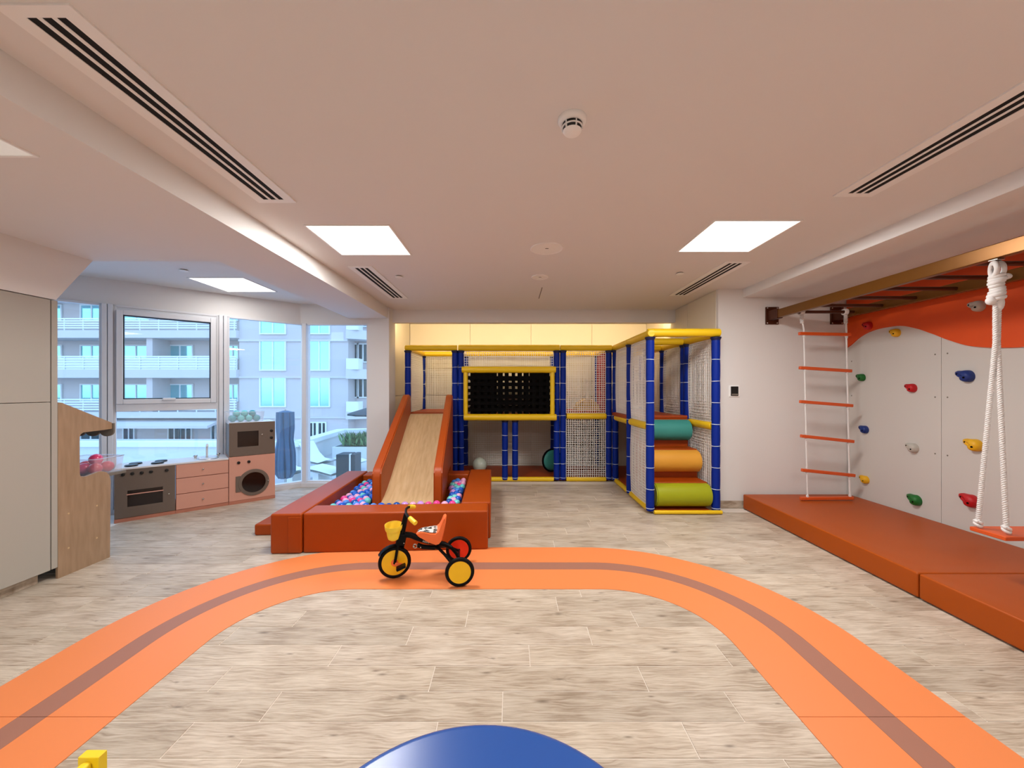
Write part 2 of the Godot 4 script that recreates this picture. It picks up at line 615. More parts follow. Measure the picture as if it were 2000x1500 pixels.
func room() -> void:
	# floor: a base with light joints, planks laid on it
	var outline := [Vector2(-3.6, -3.2), Vector2(4.15, -3.2), Vector2(4.15, 4.72), Vector2(2.6, 4.72), Vector2(2.6, 7.15), Vector2(-2.0, 7.15), Vector2(-2.0, 5.75), WB + Vector2(0.02, 0.12), WA + Vector2(-0.12, 0.1), Vector2(-5.75, 2.75), Vector2(-3.6, 2.75)]
	var fl := struct("floor", slab(outline, -0.15, -0.0025), M.grout, "wood-look plank floor with pale joints")
	var w := 0.1635
	var length := 1.025
	var meshes := []
	for k in 7:
		for part_len in 1:
			meshes.append(null)
	var offs := {0: -0.55, 1: -0.727, 2: -0.273, 3: -0.58, 4: -0.93, 5: -0.386, 6: -0.04, 7: -0.31}
	var row := -18
	var cache := {}
	while true:
		# row 0 is the one just inside the track
		var d1 := 2.775 - row * w
		var d0 := d1 - w
		if d1 < 0.75:
			break
		var start: float = offs[row] if offs.has(row) else -fposmod(row * 0.37 + 0.11 * (row * row % 7), length)
		var reach := minf(4.1, d1 * 1.42 + 0.35)
		var x := start - length * 6.0
		var k := 0
		while x < 4.1:
			var x0 := x
			var x1 := x + length
			x = x1
			k += 1
			# only where the floor is open to view
			var left_lim := -3.42 if d1 < 2.8 else (-5.7 if d1 < 3.4 else -5.65 + (d1 - 3.37) * 1.155)
			if d0 > 5.45:
				left_lim = -1.84
			var right_lim := 4.0 if d1 < 4.57 else 2.44
			left_lim = maxf(left_lim, -reach)
			right_lim = minf(right_lim, reach)
			var a := maxf(x0, left_lim)
			var b := minf(x1, right_lim)
			if b - a < 0.03 or d0 > 5.95:
				continue
			if a > 2.80 and d1 < 4.5:
				continue     # under the crash mats
			if a > -1.9 and b < -0.35 and d0 > 3.6 and d1 < 4.9:
				continue     # under the ball pit
			var key := "%.2f_%.2f" % [a - x0, b - x0]
			if not cache.has(key):
				var m := MB.new()
				var hw := w / 2.0 - 0.0021
				var xa := a - x0 + 0.0016
				var xb := b - x0 - 0.0016
				var c := 0.0012
				var u0 := xa / length
				var u1 := xb / length
				m.quad(Vector3(xa + c, 0, -hw + c), Vector3(xb - c, 0, -hw + c), Vector3(xb - c, 0, hw - c), Vector3(xa + c, 0, hw - c), Vector3.UP, [Vector2(u0, 0), Vector2(u1, 0), Vector2(u1, 1), Vector2(u0, 1)])
				m.quad(Vector3(xa, -0.004, hw), Vector3(xb, -0.004, hw), Vector3(xb - c, 0, hw - c), Vector3(xa + c, 0, hw - c), Vector3(0, 0.5, 0.87), [Vector2(u0, 1), Vector2(u1, 1), Vector2(u1, 0.98), Vector2(u0, 0.98)])
				m.quad(Vector3(xa, -0.004, -hw), Vector3(xb, -0.004, -hw), Vector3(xb - c, 0, -hw + c), Vector3(xa + c, 0, -hw + c), Vector3(0, 0.5, -0.87), [Vector2(u0, 0), Vector2(u1, 0), Vector2(u1, 0.02), Vector2(u0, 0.02)])
				m.quad(Vector3(xa, -0.004, -hw), Vector3(xa, -0.004, hw), Vector3(xa + c, 0, hw - c), Vector3(xa + c, 0, -hw + c), Vector3(-0.87, 0.5, 0), [Vector2(u0, 0), Vector2(u0, 1), Vector2(u0, 1), Vector2(u0, 0)])
				m.quad(Vector3(xb, -0.004, -hw), Vector3(xb, -0.004, hw), Vector3(xb - c, 0, hw - c), Vector3(xb - c, 0, -hw + c), Vector3(0.87, 0.5, 0), [Vector2(u1, 0), Vector2(u1, 1), Vector2(u1, 1), Vector2(u1, 0)])
				cache[key] = m.mesh()
			var p := part(fl, "plank", cache[key], M["plank%d" % ((row * 3 + k * 5 + 140) % 7)])
			p.position = V(x0, 0, d0 + w / 2.0)
		row += 1
	# main ceiling
	struct("ceiling", slab([Vector2(-1.80, -3.2), Vector2(4.15, -3.2), Vector2(4.15, 4.72), Vector2(2.6, 4.72), Vector2(2.6, 7.15), Vector2(-2.0, 7.15), Vector2(-2.0, 5.7), Vector2(-1.80, 5.7)], CEIL, CEIL + 0.18), M.ceiling, "plain white main ceiling")
	# lowered strip along the left and over the cabinet
	struct("ceiling_soffit", slab([Vector2(-3.55, -3.2), Vector2(-1.785, -3.2), Vector2(-1.785, 5.76), Vector2(-2.35, 5.72), Vector2(-2.35, 3.10), Vector2(-3.55, 3.10)], SOFFIT, CEIL + 0.18), M.ceiling, "lowered ceiling strip along the window bay")
	struct("ceiling_bay", slab([Vector2(-5.8, 2.75), Vector2(-3.2, 2.95), Vector2(-2.3, 3.0), Vector2(-2.3, 5.75), WB + Vector2(0.02, 0.12), WA + Vector2(-0.12, 0.1)], 2.64, 2.78), M.ceiling, "raised ceiling of the window bay")
	# bulkhead across the alcove, with a cove behind it
	struct("trim_1", MB.new().box(V(-1.86, 2.40, 5.86), V(2.46, CEIL + 0.01, 5.76)), M.ceiling, "bulkhead across the alcove that hides a strip light")
	# lowered box along the right wall
	struct("trim_2", MB.new().box(V(2.74, 2.49, 4.58), V(4.15, CEIL + 0.01, -3.2)), M.ceiling, "lowered box along the climbing wall ceiling")
	# bulkhead over the cabinet, its far end cut on a slant
	var bulk := PackedVector2Array([Vector2(-3.2, 2.06), Vector2(2.845, 2.06), Vector2(3.10, SOFFIT + 0.01), Vector2(-3.2, SOFFIT + 0.01)])
	struct("trim_3", MB.new().prism(bulk, 0.0, 0.75, Transform3D(Basis(Vector3(0, 0, -1), Vector3(0, 1, 0), Vector3(-1, 0, 0)), Vector3(-3.352, 0, 0))), M.ceiling, "bulkhead above the tall cabinet with a slanted end")
	# walls
	var wb := struct("wall_back", MB.new().box(V(-2.0, -0.1, 7.2), V(2.6, CEIL + 0.1, 7.03)), M.wall, "back wall of the alcove clad in cream panels")
	var cuts := [-1.84, -0.75, 0.352, 1.455, 2.44]
	for i in 4:
		for r in [[0.0, 1.3], [1.306, 2.588]]:
			part(wb, "panel", MB.new().rbox(V(cuts[i] + 0.0025, r[0], 7.03), V(cuts[i + 1] - 0.0025, r[1], 7.0), 0.003), M.cream_panel)
	var wl := struct("wall_alcove_left", MB.new().box(V(-2.02, -0.1, 7.2), V(-1.865, CEIL + 0.1, 5.60)), M.wall, "side wall of the alcove beside the slide")
	for r in [[0.0, 1.3], [1.306, 2.588]]:
		part(wl, "panel", MB.new().rbox(V(-1.865, r[0], 6.998), V(-1.842, r[1], 5.88), 0.003), M.cream_panel)
	var wr := struct("wall_alcove_right", MB.new().box(V(2.465, -0.1, 7.2), V(2.62, CEIL + 0.1, 4.58)), M.wall, "side wall of the alcove behind the play stairs")
	for q in [[4.62, 5.36], [5.366, 6.2], [6.206, 6.998]]:
		for r in [[0.0, 1.3], [1.306, 2.588]]:
			part(wr, "panel", MB.new().rbox(V(2.44, r[0], q[1]), V(2.466, r[1], q[0]), 0.003), M.cream_panel)
	struct("wall_right_end", MB.new().box(V(2.445, -0.1, 4.72), V(4.15, CEIL + 0.1, 4.575)), M.wall, "white wall behind the rope ladder")
	struct("wall_right", MB.new().box(V(4.0, -0.1, 4.72), V(4.15, CEIL + 0.1, -3.2)), M.wall, "wall that carries the climbing boards")
	struct("wall_left", MB.new().box(V(-3.6, -0.1, 2.22), V(-3.36, SOFFIT + 0.1, -3.2)), M.cabinet, "left wall beside the cabinet")
	struct("wall_rear", MB.new().box(V(-3.6, -0.1, -3.05), V(4.15, CEIL + 0.1, -3.25)), M.wall, "rear wall of the room")
	struct("wall_bay", MB.new().box(V(-5.8, -0.1, 2.86), V(-3.98, 2.75, 2.74)), M.wall, "wall closing the window bay behind the market stall")
	struct("wall_bay_end", MB.new().box(V(-5.82, -0.1, 3.5), V(-5.66, 2.75, 2.74)), M.wall, "narrow wall at the far end of the window bay")
	struct("column", MB.new().rbox(V(-2.075, -0.1, 5.88), V(-1.768, CEIL, 5.585), 0.004), M.wall, "white column between the window bay and the alcove")
	struct("baseboard_right", MB.new().rbox(V(2.447, 0.0, 4.575), V(4.0, 0.088, 4.563), 0.003), M.plank4, "wood-look skirting under the white wall")
	struct("baseboard_left", MB.new().rbox(V(-3.5, 0.0, 2.79), V(-3.418, 0.085, -3.0), 0.002), M.plank4, "wood-look plinth under the cabinet")

	# tall cabinet
	var cab := thing("tall_cabinet", "tall beige two-door cabinet beside the wooden market stall", "cabinet", V(-3.5, 0, 2.54))
	wpart(cab, "body", MB.new().box(V(-3.95, 0.086, 2.82), V(-3.378, 2.055, 2.235)), M.cabinet)
	wpart(cab, "door", MB.new().rbox(V(-3.376, 0.084, 2.815), V(-3.357, 1.307, 2.24), 0.002), M.cabinet)
	wpart(cab, "door", MB.new().rbox(V(-3.376, 1.311, 2.815), V(-3.357, 2.055, 2.24), 0.002), M.cabinet)
	wpart(cab, "end_panel", MB.new().rbox(V(-3.95, 0.086, 2.860), V(-3.357, 2.055, 2.822), 0.002), M.cabinet)

func window_frame_local(L: float, y0: float, y1: float, bars: Array) -> MB:
	var m := MB.new()
	for b in bars:
		m.rbox(Vector3(b[0], b[1], -0.05), Vector3(b[2], b[3], 0.05), 0.004)
	return m

func windows() -> void:
	var dir := (WB - WA).normalized()
	var L := WA.distance_to(WB)
	var bx := Vector3(dir.x, 0, -dir.y)
	var basis := Basis(bx, Vector3.UP, bx.cross(Vector3.UP))
	var HEAD := 2.358
	var org := V(WA.x, 0, WA.y)
	# header wall above the windows
	struct("wall_window_head", MB.new().box(Vector3(-0.1, HEAD, -0.12), Vector3(L + 0.06, 2.72, 0.01), Transform3D(basis, org)), M.wall, "wall strip above the bay windows")
	struct("wall_window_head_side", MB.new().box(V(-3.06, HEAD, 5.73), V(-1.9, 2.72, 5.60)), M.wall, "wall strip above the side window of the bay")
	struct("trim_4", MB.new().box(Vector3(-0.1, -0.02, -0.14), Vector3(L, 0.055, 0.05), Transform3D(basis, org)), M.frame_white, "white sill along the bay windows")
	struct("trim_5", MB.new().box(V(-3.03, -0.02, 5.76), V(-2.05, 0.055, 5.56)), M.frame_white, "white sill under the side window of the bay")
	var s1 := 1.436
	var s2 := 1.526
	var s3 := 2.474
	var s4 := 2.564
	var s5 := 3.457
	var spans := [[0.0, s1], [s2, s3], [s4, s5]]
	var labels := ["fixed bay window partly hidden by the market stall", "bay window with an opening sash above a fixed pane", "tall fixed bay window beside the bay corner"]
	# mullions between the windows
	for q in [[s1, s2, "trim_6"], [s3, s4, "trim_7"], [s5, L + 0.02, "trim_8"]]:
		var m := MB.new()
		m.rbox(Vector3(q[0], 0.05, -0.07), Vector3((q[0] + q[1]) / 2.0 - 0.003, HEAD, 0.06), 0.004)
		m.rbox(Vector3((q[0] + q[1]) / 2.0 + 0.003, 0.05, -0.07), Vector3(q[1], HEAD, 0.06), 0.004)
		var o := struct(q[2], m, M.frame_white, "white upright between the bay windows")
		o.transform = Transform3D(basis, org)
	for i in 3:
		var a: float = spans[i][0]
		var b: float = spans[i][1]
		var o := Node3D.new()
		o.name = "window_%d" % (i + 1)
		add_child(o)
		o.transform = Transform3D(basis, org)
		tag(o, labels[i], "window", "", "structure")
		var w := 0.022
		var f := MB.new()
		f.rbox(Vector3(a, 0.05, -0.03), Vector3(a + w, HEAD, 0.03), 0.003); f.rbox(Vector3(b - w, 0.05, -0.03), Vector3(b, HEAD, 0.03), 0.003)
		f.rbox(Vector3(a, 0.05, -0.03), Vector3(b, 0.05 + w, 0.03), 0.003); f.rbox(Vector3(a, HEAD - w, -0.03), Vector3(b, HEAD, 0.03), 0.003)
		part(o, "frame", f, M.frame_white)
		if i != 1:
			part(o, "pane", MB.new().box(Vector3(a + w, 0.05 + w, -0.004), Vector3(b - w, HEAD - w, 0.004)), M.glass)
		else:
			part(o, "transom", MB.new().rbox(Vector3(a + w, 1.150, -0.05), Vector3(b - w, 1.235, 0.055), 0.004), M.frame_white)
			part(o, "pane", MB.new().box(Vector3(a + w, 0.05 + w, -0.004), Vector3(b - w, 1.15, 0.004)), M.glass)
			var sash := MB.new()
			var sa := a + 0.024
			var sb := b - 0.03
			var y0 := 1.235
			var y1 := HEAD - 0.055
			var sw := 0.055
			sash.rbox(Vector3(sa, y0, -0.02), Vector3(sa + sw, y1, 0.075), 0.006); sash.rbox(Vector3(sb - sw, y0, -0.02), Vector3(sb, y1, 0.075), 0.006)
			sash.rbox(Vector3(sa + sw, y0, -0.02), Vector3(sb - sw, y0 + sw, 0.075), 0.006); sash.rbox(Vector3(sa + sw, y1 - sw, -0.02), Vector3(sb - sw, y1, 0.075), 0.006)
			var so := part(o, "sash", sash, M.frame_white)
			var gk := MB.new()
			var g := 0.010
			gk.box(Vector3(sa + sw, y0 + sw, 0.0), Vector3(sa + sw + g, y1 - sw, 0.05)); gk.box(Vector3(sb - sw - g, y0 + sw, 0.0), Vector3(sb - sw, y1 - sw, 0.05))
			gk.box(Vector3(sa + sw, y0 + sw, 0.0), Vector3(sb - sw, y0 + sw + g, 0.05)); gk.box(Vector3(sa + sw, y1 - sw - g, 0.0), Vector3(sb - sw, y1 - sw, 0.05))
			part(so, "gasket", gk, M.black_plastic)
			part(so, "pane", MB.new().box(Vector3(sa + sw, y0 + sw, 0.012), Vector3(sb - sw, y1 - sw, 0.02)), M.glass)
			part(so, "handle", MB.new().rbox(Vector3((sa + sb) / 2.0 - 0.06, y0 + sw - 0.02, 0.07), Vector3((sa + sb) / 2.0 + 0.06, y0 + sw + 0.012, 0.10), 0.01), M.frame_white)
			# packing between frame and sash
			part(o, "side_fill", MB.new().box(Vector3(a + w, 1.235, -0.03), Vector3(sa, HEAD - w, 0.02)).box(Vector3(sb, 1.235, -0.03), Vector3(b - w, HEAD - w, 0.02)).box(Vector3(sa, y1, -0.03), Vector3(sb, HEAD - w, 0.02)), M.frame_white)
	# side window, square to the room
	var o4 := Node3D.new()
	o4.name = "window_4"
	add_child(o4)
	tag(o4, "tall fixed window between the bay corner and the column", "window", "", "structure")
	var f4 := MB.new()
	f4.rbox(V(-3.02, 0.05, 5.70), V(-2.965, HEAD, 5.575), 0.004); f4.rbox(V(-2.10, 0.05, 5.67), V(-2.072, HEAD, 5.60), 0.003)
	f4.rbox(V(-2.97, 0.05, 5.67), V(-2.10, 0.08, 5.60), 0.003); f4.rbox(V(-2.97, HEAD - 0.02, 5.67), V(-2.10, HEAD, 5.60), 0.003)
	part(o4, "frame", f4, M.frame_white)
	part(o4, "pane", MB.new().box(V(-2.968, 0.08, 5.64), V(-2.10, HEAD - 0.02, 5.632)), M.glass)

# ------------------------------------------------------------------ ceiling fittings
func diffuser(x0: float, x1: float, d0: float, d1: float, label: String) -> void:
	# frame x0..x1, three dark slots
	var t := thing("air_diffuser", label, "air vent", V((x0 + x1) / 2.0, CEIL, (d0 + d1) / 2.0))
	var y0 := CEIL - 0.007
	var y1 := CEIL + 0.002
	var m := (x0 + x1) / 2.0
	var slot := 0.031
	var gap := 0.0165
	var xs := []
	for i in 3:
		xs.append(m + (i - 1) * (slot + gap))
	var f := MB.new()
	f.box(V(x0, y0, d0), V(xs[0] - slot / 2.0, y1, d1)); f.box(V(xs[2] + slot / 2.0, y0, d0), V(x1, y1, d1))
	f.box(V(xs[0] - slot / 2.0, y0, d0), V(xs[2] + slot / 2.0, y1, d0 + 0.04)); f.box(V(xs[0] - slot / 2.0, y0, d1 - 0.04), V(xs[2] + slot / 2.0, y1, d1))
	wpart(t, "frame", f, M.fitting_white)
	for i in 2:
		wpart(t, "blade", MB.new().rbox(V(xs[i] + slot / 2.0, y0, d0 + 0.04), V(xs[i + 1] - slot / 2.0, y1, d1 - 0.04), 0.002), M.fitting_white)
	wpart(t, "backing", MB.new().box(V(xs[0] - slot / 2.0, y0 + 0.0025, d0 + 0.04), V(xs[2] + slot / 2.0, y1 - 0.0005, d1 - 0.04)), M.dark_gap)

func ceiling_fittings() -> void:
	diffuser(-1.60, -1.362, 1.19, 2.45, "long linear air diffuser with three black slots beside the lowered ceiling")
	diffuser(1.972, 2.21, 1.13, 2.372, "long linear air diffuser with three dark slots beside the monkey bars")
	diffuser(-1.58, -1.345, 3.72, 5.03, "linear air diffuser with three slots above the slide")
	diffuser(1.985, 2.22, 3.58, 4.88, "linear air diffuser with three slots above the play stairs")
	# smoke detector
	var t := thing("smoke_detector", "round white smoke detector with black slots on the ceiling", "smoke detector", V(0.267, CEIL, 1.70))
	part(t, "base", MB.new().lathe([Vector2(0, 0), Vector2(0.062, 0), Vector2(0.062, 0), Vector2(0.063, -0.012), Vector2(0.056, -0.021), Vector2(0.047, -0.024), Vector2(0.047, -0.024), Vector2(0.0, -0.024)], 28), M.fitting_white)
	part(t, "chamber", MB.new().lathe([Vector2(0, -0.0235), Vector2(0.043, -0.0235), Vector2(0.039, -0.054), Vector2(0, -0.054)], 24), M.black_plastic)
	part(t, "ring", MB.new().lathe([Vector2(0.0405, -0.0355), Vector2(0.0465, -0.036), Vector2(0.0460, -0.040), Vector2(0.038, -0.040)], 28), M.fitting_white)
	for k in 6:
		var a := TAU * (k + 0.25) / 6.0
		var tr := Transform3D(Basis(Vector3.UP, -a), Vector3.ZERO)
		part(t, "rib", MB.new().rbox(Vector3(0.034, -0.054, -0.0025), Vector3(0.0465, -0.022, 0.0025), 0.001, tr), M.fitting_white)
	part(t, "cap", MB.new().lathe([Vector2(0.030, -0.0525), Vector2(0.041, -0.0525), Vector2(0.041, -0.0525), Vector2(0.0405, -0.055), Vector2(0.034, -0.063), Vector2(0.02, -0.069), Vector2(0, -0.070)], 28), M.fitting_white)
	for d in [[0.297, 3.255, 0.138, "large round white speaker grille in the ceiling"], [0.300, 4.08, 0.09, "small round white speaker grille in the ceiling"]]:
		var s := thing("ceiling_speaker", d[3], "speaker", V(d[0], CEIL, d[1]))
		var r: float = d[2]
		part(s, "rim", MB.new().lathe([Vector2(r, 0), Vector2(r, -0.006), Vector2(r - 0.004, -0.009), Vector2(r - 0.010, -0.009), Vector2(r - 0.012, -0.005)], 32), M.fitting_white)
		part(s, "grille", MB.new().lathe([Vector2(r - 0.012, -0.005), Vector2(0.02, -0.006), Vector2(0.0, -0.006)], 32), M.fitting_white)
		part(s, "badge", MB.new().rbox(Vector3(-0.014, -0.009, 0.01), Vector3(0.014, -0.006, 0.018), 0.001), M.valance)
	for d in [[-1.18, 4.05, CEIL, "small round sprinkler cover beside the air diffuser above the slide"], [1.717, 3.94, CEIL, "small round sprinkler cover beside the air diffuser above the play stairs"], [-3.39, 4.00, 2.64, "small round sprinkler cover in the window bay ceiling"]]:
		var s := thing("sprinkler_cover", d[3], "sprinkler", V(d[0], d[2], d[1]))
		part(s, "plate", MB.new().lathe([Vector2(0.0, -0.014), Vector2(0.036, -0.014), Vector2(0.04, -0.010), Vector2(0.04, -0.008), Vector2(0.0, -0.008)], 20), M.fitting_white)
		part(s, "neck", MB.new().lathe([Vector2(0.03, 0.0), Vector2(0.03, -0.009)], 20), M.valance)
	solo("ceiling_slot", MB.new().box(V(0.352, CEIL - 0.002, 4.50), V(0.362, CEIL + 0.002, 5.05)), M.valance, "thin dark slit in the ceiling before the alcove bulkhead", "slot")
	# strip light in the cove
	var st := thing("cove_strip_light", "warm strip light hidden behind the alcove bulkhead", "strip light", V(0.3, 2.45, 5.885))
	part(st, "channel", MB.new().box(Vector3(-2.1, -0.02, -0.002), Vector3(2.1, 0.03, 0.022)), M.fitting_white)
	part(st, "glowing_strip", MB.new().box(Vector3(-2.09, -0.01, -0.008), Vector3(2.09, 0.02, -0.003)), M.strip_glow)
	for sx in [-1.4, 0.0, 1.4]:
		var l := AreaLight3D.new()
		l.name = "strip_light"
		l.area_size = Vector2(1.36, 0.05)
		l.light_energy = 1.02
		l.light_color = Color(1.0, 0.89, 0.70)
		l.area_range = 20.0
		l.shadow_enabled = true
		l.position = Vector3(sx, 0.0, -0.018)
		l.rotation_degrees = Vector3(0, 0, 0)
		st.add_child(l)

# ------------------------------------------------------------------ floor track
func track_shape(out_off: float, in_off: float, d_from: float, d_to: float, y0: float, y1: float, curved: bool, side := 0) -> MB:
	# centre line: x -2.045 .. 1.58, far edge at d 3.065, corner radius 0.95
	var xl := -2.045
	var xr := 1.58
	var dt := 3.065
	var R := 0.95
	var pts := []
	if curved:
		pts.append([Vector2(xl, d_from), Vector2(-1, 0)])
		for i in 25:
			var a := PI - (PI / 2.0) * i / 24.0
			pts.append([Vector2(xl + R + cos(a) * R, dt - R + sin(a) * R), Vector2(cos(a), sin(a))])
		for i in 25:
			var a := PI / 2.0 - (PI / 2.0) * i / 24.0
			pts.append([Vector2(xr - R + cos(a) * R, dt - R + sin(a) * R), Vector2(cos(a), sin(a))])
		pts.append([Vector2(xr, d_from), Vector2(1, 0)])
	else:
		var x := xl if side < 0 else xr
		pts.append([Vector2(x, d_from), Vector2(side, 0)])
		pts.append([Vector2(x, d_to), Vector2(side, 0)])
	var m := MB.new()
	for i in pts.size() - 1:
		var p: Vector2 = pts[i][0]
		var q: Vector2 = pts[i + 1][0]
		var pn: Vector2 = pts[i][1]
		var qn: Vector2 = pts[i + 1][1]
		var a := p + pn * out_off
		var b := q + qn * out_off
		var c := q + qn * in_off
		var d := p + pn * in_off
		m.quad(V(a.x, y1, a.y), V(b.x, y1, b.y), V(c.x, y1, c.y), V(d.x, y1, d.y), Vector3.UP)
		m.quad(V(a.x, y0, a.y), V(b.x, y0, b.y), V(b.x, y1, b.y), V(a.x, y1, a.y), Vector3(pn.x, 0, -pn.y))
		m.quad(V(d.x, y0, d.y), V(c.x, y0, c.y), V(c.x, y1, c.y), V(d.x, y1, d.y), Vector3(-pn.x, 0, pn.y))
	for e in [0, pts.size() - 1]:
		var p: Vector2 = pts[e][0]
		var pn: Vector2 = pts[e][1]
		var a := p + pn * out_off
		var d := p + pn * in_off
		m.quad(V(a.x, y0, a.y), V(d.x, y0, d.y), V(d.x, y1, d.y), V(a.x, y1, a.y), Vector3(0, 0, 1))
	return m

func floor_track() -> void:
	var t := thing("floor_track", "orange floor track with a brown centre stripe curving round the room", "floor track", V(-0.23, 0, 2.4))
	t.set_meta("kind", "structure")
	for q in [[true, 0, 1.652, 0.0], [false, -1, -2.0, 1.649], [false, 1, -2.0, 1.649]]:
		wpart(t, "orange_band", track_shape(0.36, 0.061, q[2], q[3], -0.002, 0.003, q[0], q[1]), M.track_orange)
		wpart(t, "orange_band", track_shape(-0.061, -0.355, q[2], q[3], -0.002, 0.003, q[0], q[1]), M.track_orange)
		wpart(t, "brown_stripe", track_shape(0.06, -0.06, q[2], q[3], -0.002, 0.003, q[0], q[1]), M.track_brown)

# ------------------------------------------------------------------ soft play frame
var tie_mesh: Mesh

func bulged(length: float, r: float, step: float, pinch: float) -> Array:
	# profile (radius, height) of a foam sleeve pinched by its ties
	var out := [Vector2(r * 0.86, 0), Vector2(r * 0.86, 0)]
	var nseg := maxi(1, roundi(length / step))
	var s := length / nseg
	for i in nseg:
		var y := i * s
		if i == 0:
			out.append(Vector2(r * 0.97, 0.004))
		out.append(Vector2(r, y + s * 0.25))
		out.append(Vector2(r, y + s * 0.75))
		if i < nseg - 1:
			out.append(Vector2(r * (1.0 - pinch), y + s))
	out.append(Vector2(r * 0.97, length - 0.004))
	out.append(Vector2(r * 0.86, length))
	out.append(Vector2(r * 0.86, length))
	out.append(Vector2(0, length))
	return out

func post(parent: Node3D, x: float, d: float, y0: float, y1: float, shift := 0.0) -> void:
	var r := 0.046
	var length := y1 - y0
	var p := wpart(parent, "post", MB.new().lathe(bulged(length, r, 0.235, 0.06), 16, Transform3D(Basis(), V(x, y0, d))), M.foam_blue)
	part(p, "collar", MB.new().lathe([Vector2(0.044, y1 - 0.03), Vector2(0.058, y1 + 0.002), Vector2(0.056, y1 + 0.01), Vector2(0.0, y1 + 0.01)], 14, Transform3D(Basis(), V(x, 0, d))), M.foam_blue_cap)
	var nt := maxi(1, roundi(length / 0.235))
	for i in nt:
		var y := y0 + (i + 0.5 + shift) * length / nt
		if i > 0 or shift >= 0.0:
			y = y0 + i * length / nt + (0.03 if i == 0 else 0.0)
		var tie := part(p, "cable_tie", tie_mesh, M.tie_white)
		tie.position = V(x, y, d)
		tie.rotation.z = sin(i * 2.1 + x * 7.0 + d) * 0.05

func bar(parent: Node3D, a: Vector3, b: Vector3, r := 0.045) -> MeshInstance3D:
	var y := (b - a).normalized()
	var x := y.cross(Vector3.UP if absf(y.y) < 0.9 else Vector3.RIGHT).normalized()
	var m := MB.new()
	var prof := bulged(a.distance_to(b), r, 0.21, 0.035)
	prof.insert(0, Vector2(0, 0))
	m.lathe(prof, 14, Transform3D(Basis(x, y, x.cross(y)), a))
	return wpart(parent, "padded_bar", m, M.foam_yellow)

func net(parent: Node3D, o: Vector3, u: Vector3, w: Vector3, cell := 0.032, mt := "net_white", th := 0.0034) -> MeshInstance3D:
	var m := MB.new()
	var lu := u.length()
	var lw := w.length()
	var un := u / lu
	var wn := w / lw
	var nn := un.cross(wn)
	var cu := maxi(2, roundi(lu / cell))
	var cw := maxi(2, roundi(lw / cell))
	for i in cu + 1:
		strand(m, o + u * (float(i) / cu), w, un, nn, th, i)
	for j in cw + 1:
		strand(m, o + w * (float(j) / cw), u, wn, nn, th, j)
	return wpart(parent, "net", m, M[mt])

func strand(m: MB, a: Vector3, along: Vector3, s: Vector3, nn: Vector3, th: float, k: int) -> void:
	# four-sided cord with a slight bow
	var pieces := 3
	for p in pieces:
		var t0 := float(p) / pieces
		var t1 := float(p + 1) / pieces
		var o0 := s * sin(t0 * PI) * 0.006 * sin(k * 1.7) + nn * sin(t0 * PI) * 0.012
		var o1 := s * sin(t1 * PI) * 0.006 * sin(k * 1.7) + nn * sin(t1 * PI) * 0.012
		var p0 := a + along * t0 + o0
		var p1 := a + along * t1 + o1
		m.quad(p0 - s * th + nn * th, p1 - s * th + nn * th, p1 + s * th + nn * th, p0 + s * th + nn * th, nn)
		m.quad(p0 - s * th - nn * th, p1 - s * th - nn * th, p1 + s * th - nn * th, p0 + s * th - nn * th, -nn)
		m.quad(p0 + s * th + nn * th, p1 + s * th + nn * th, p1 + s * th - nn * th, p0 + s * th - nn * th, s)
		m.quad(p0 - s * th + nn * th, p1 - s * th + nn * th, p1 - s * th - nn * th, p0 - s * th - nn * th, -s)

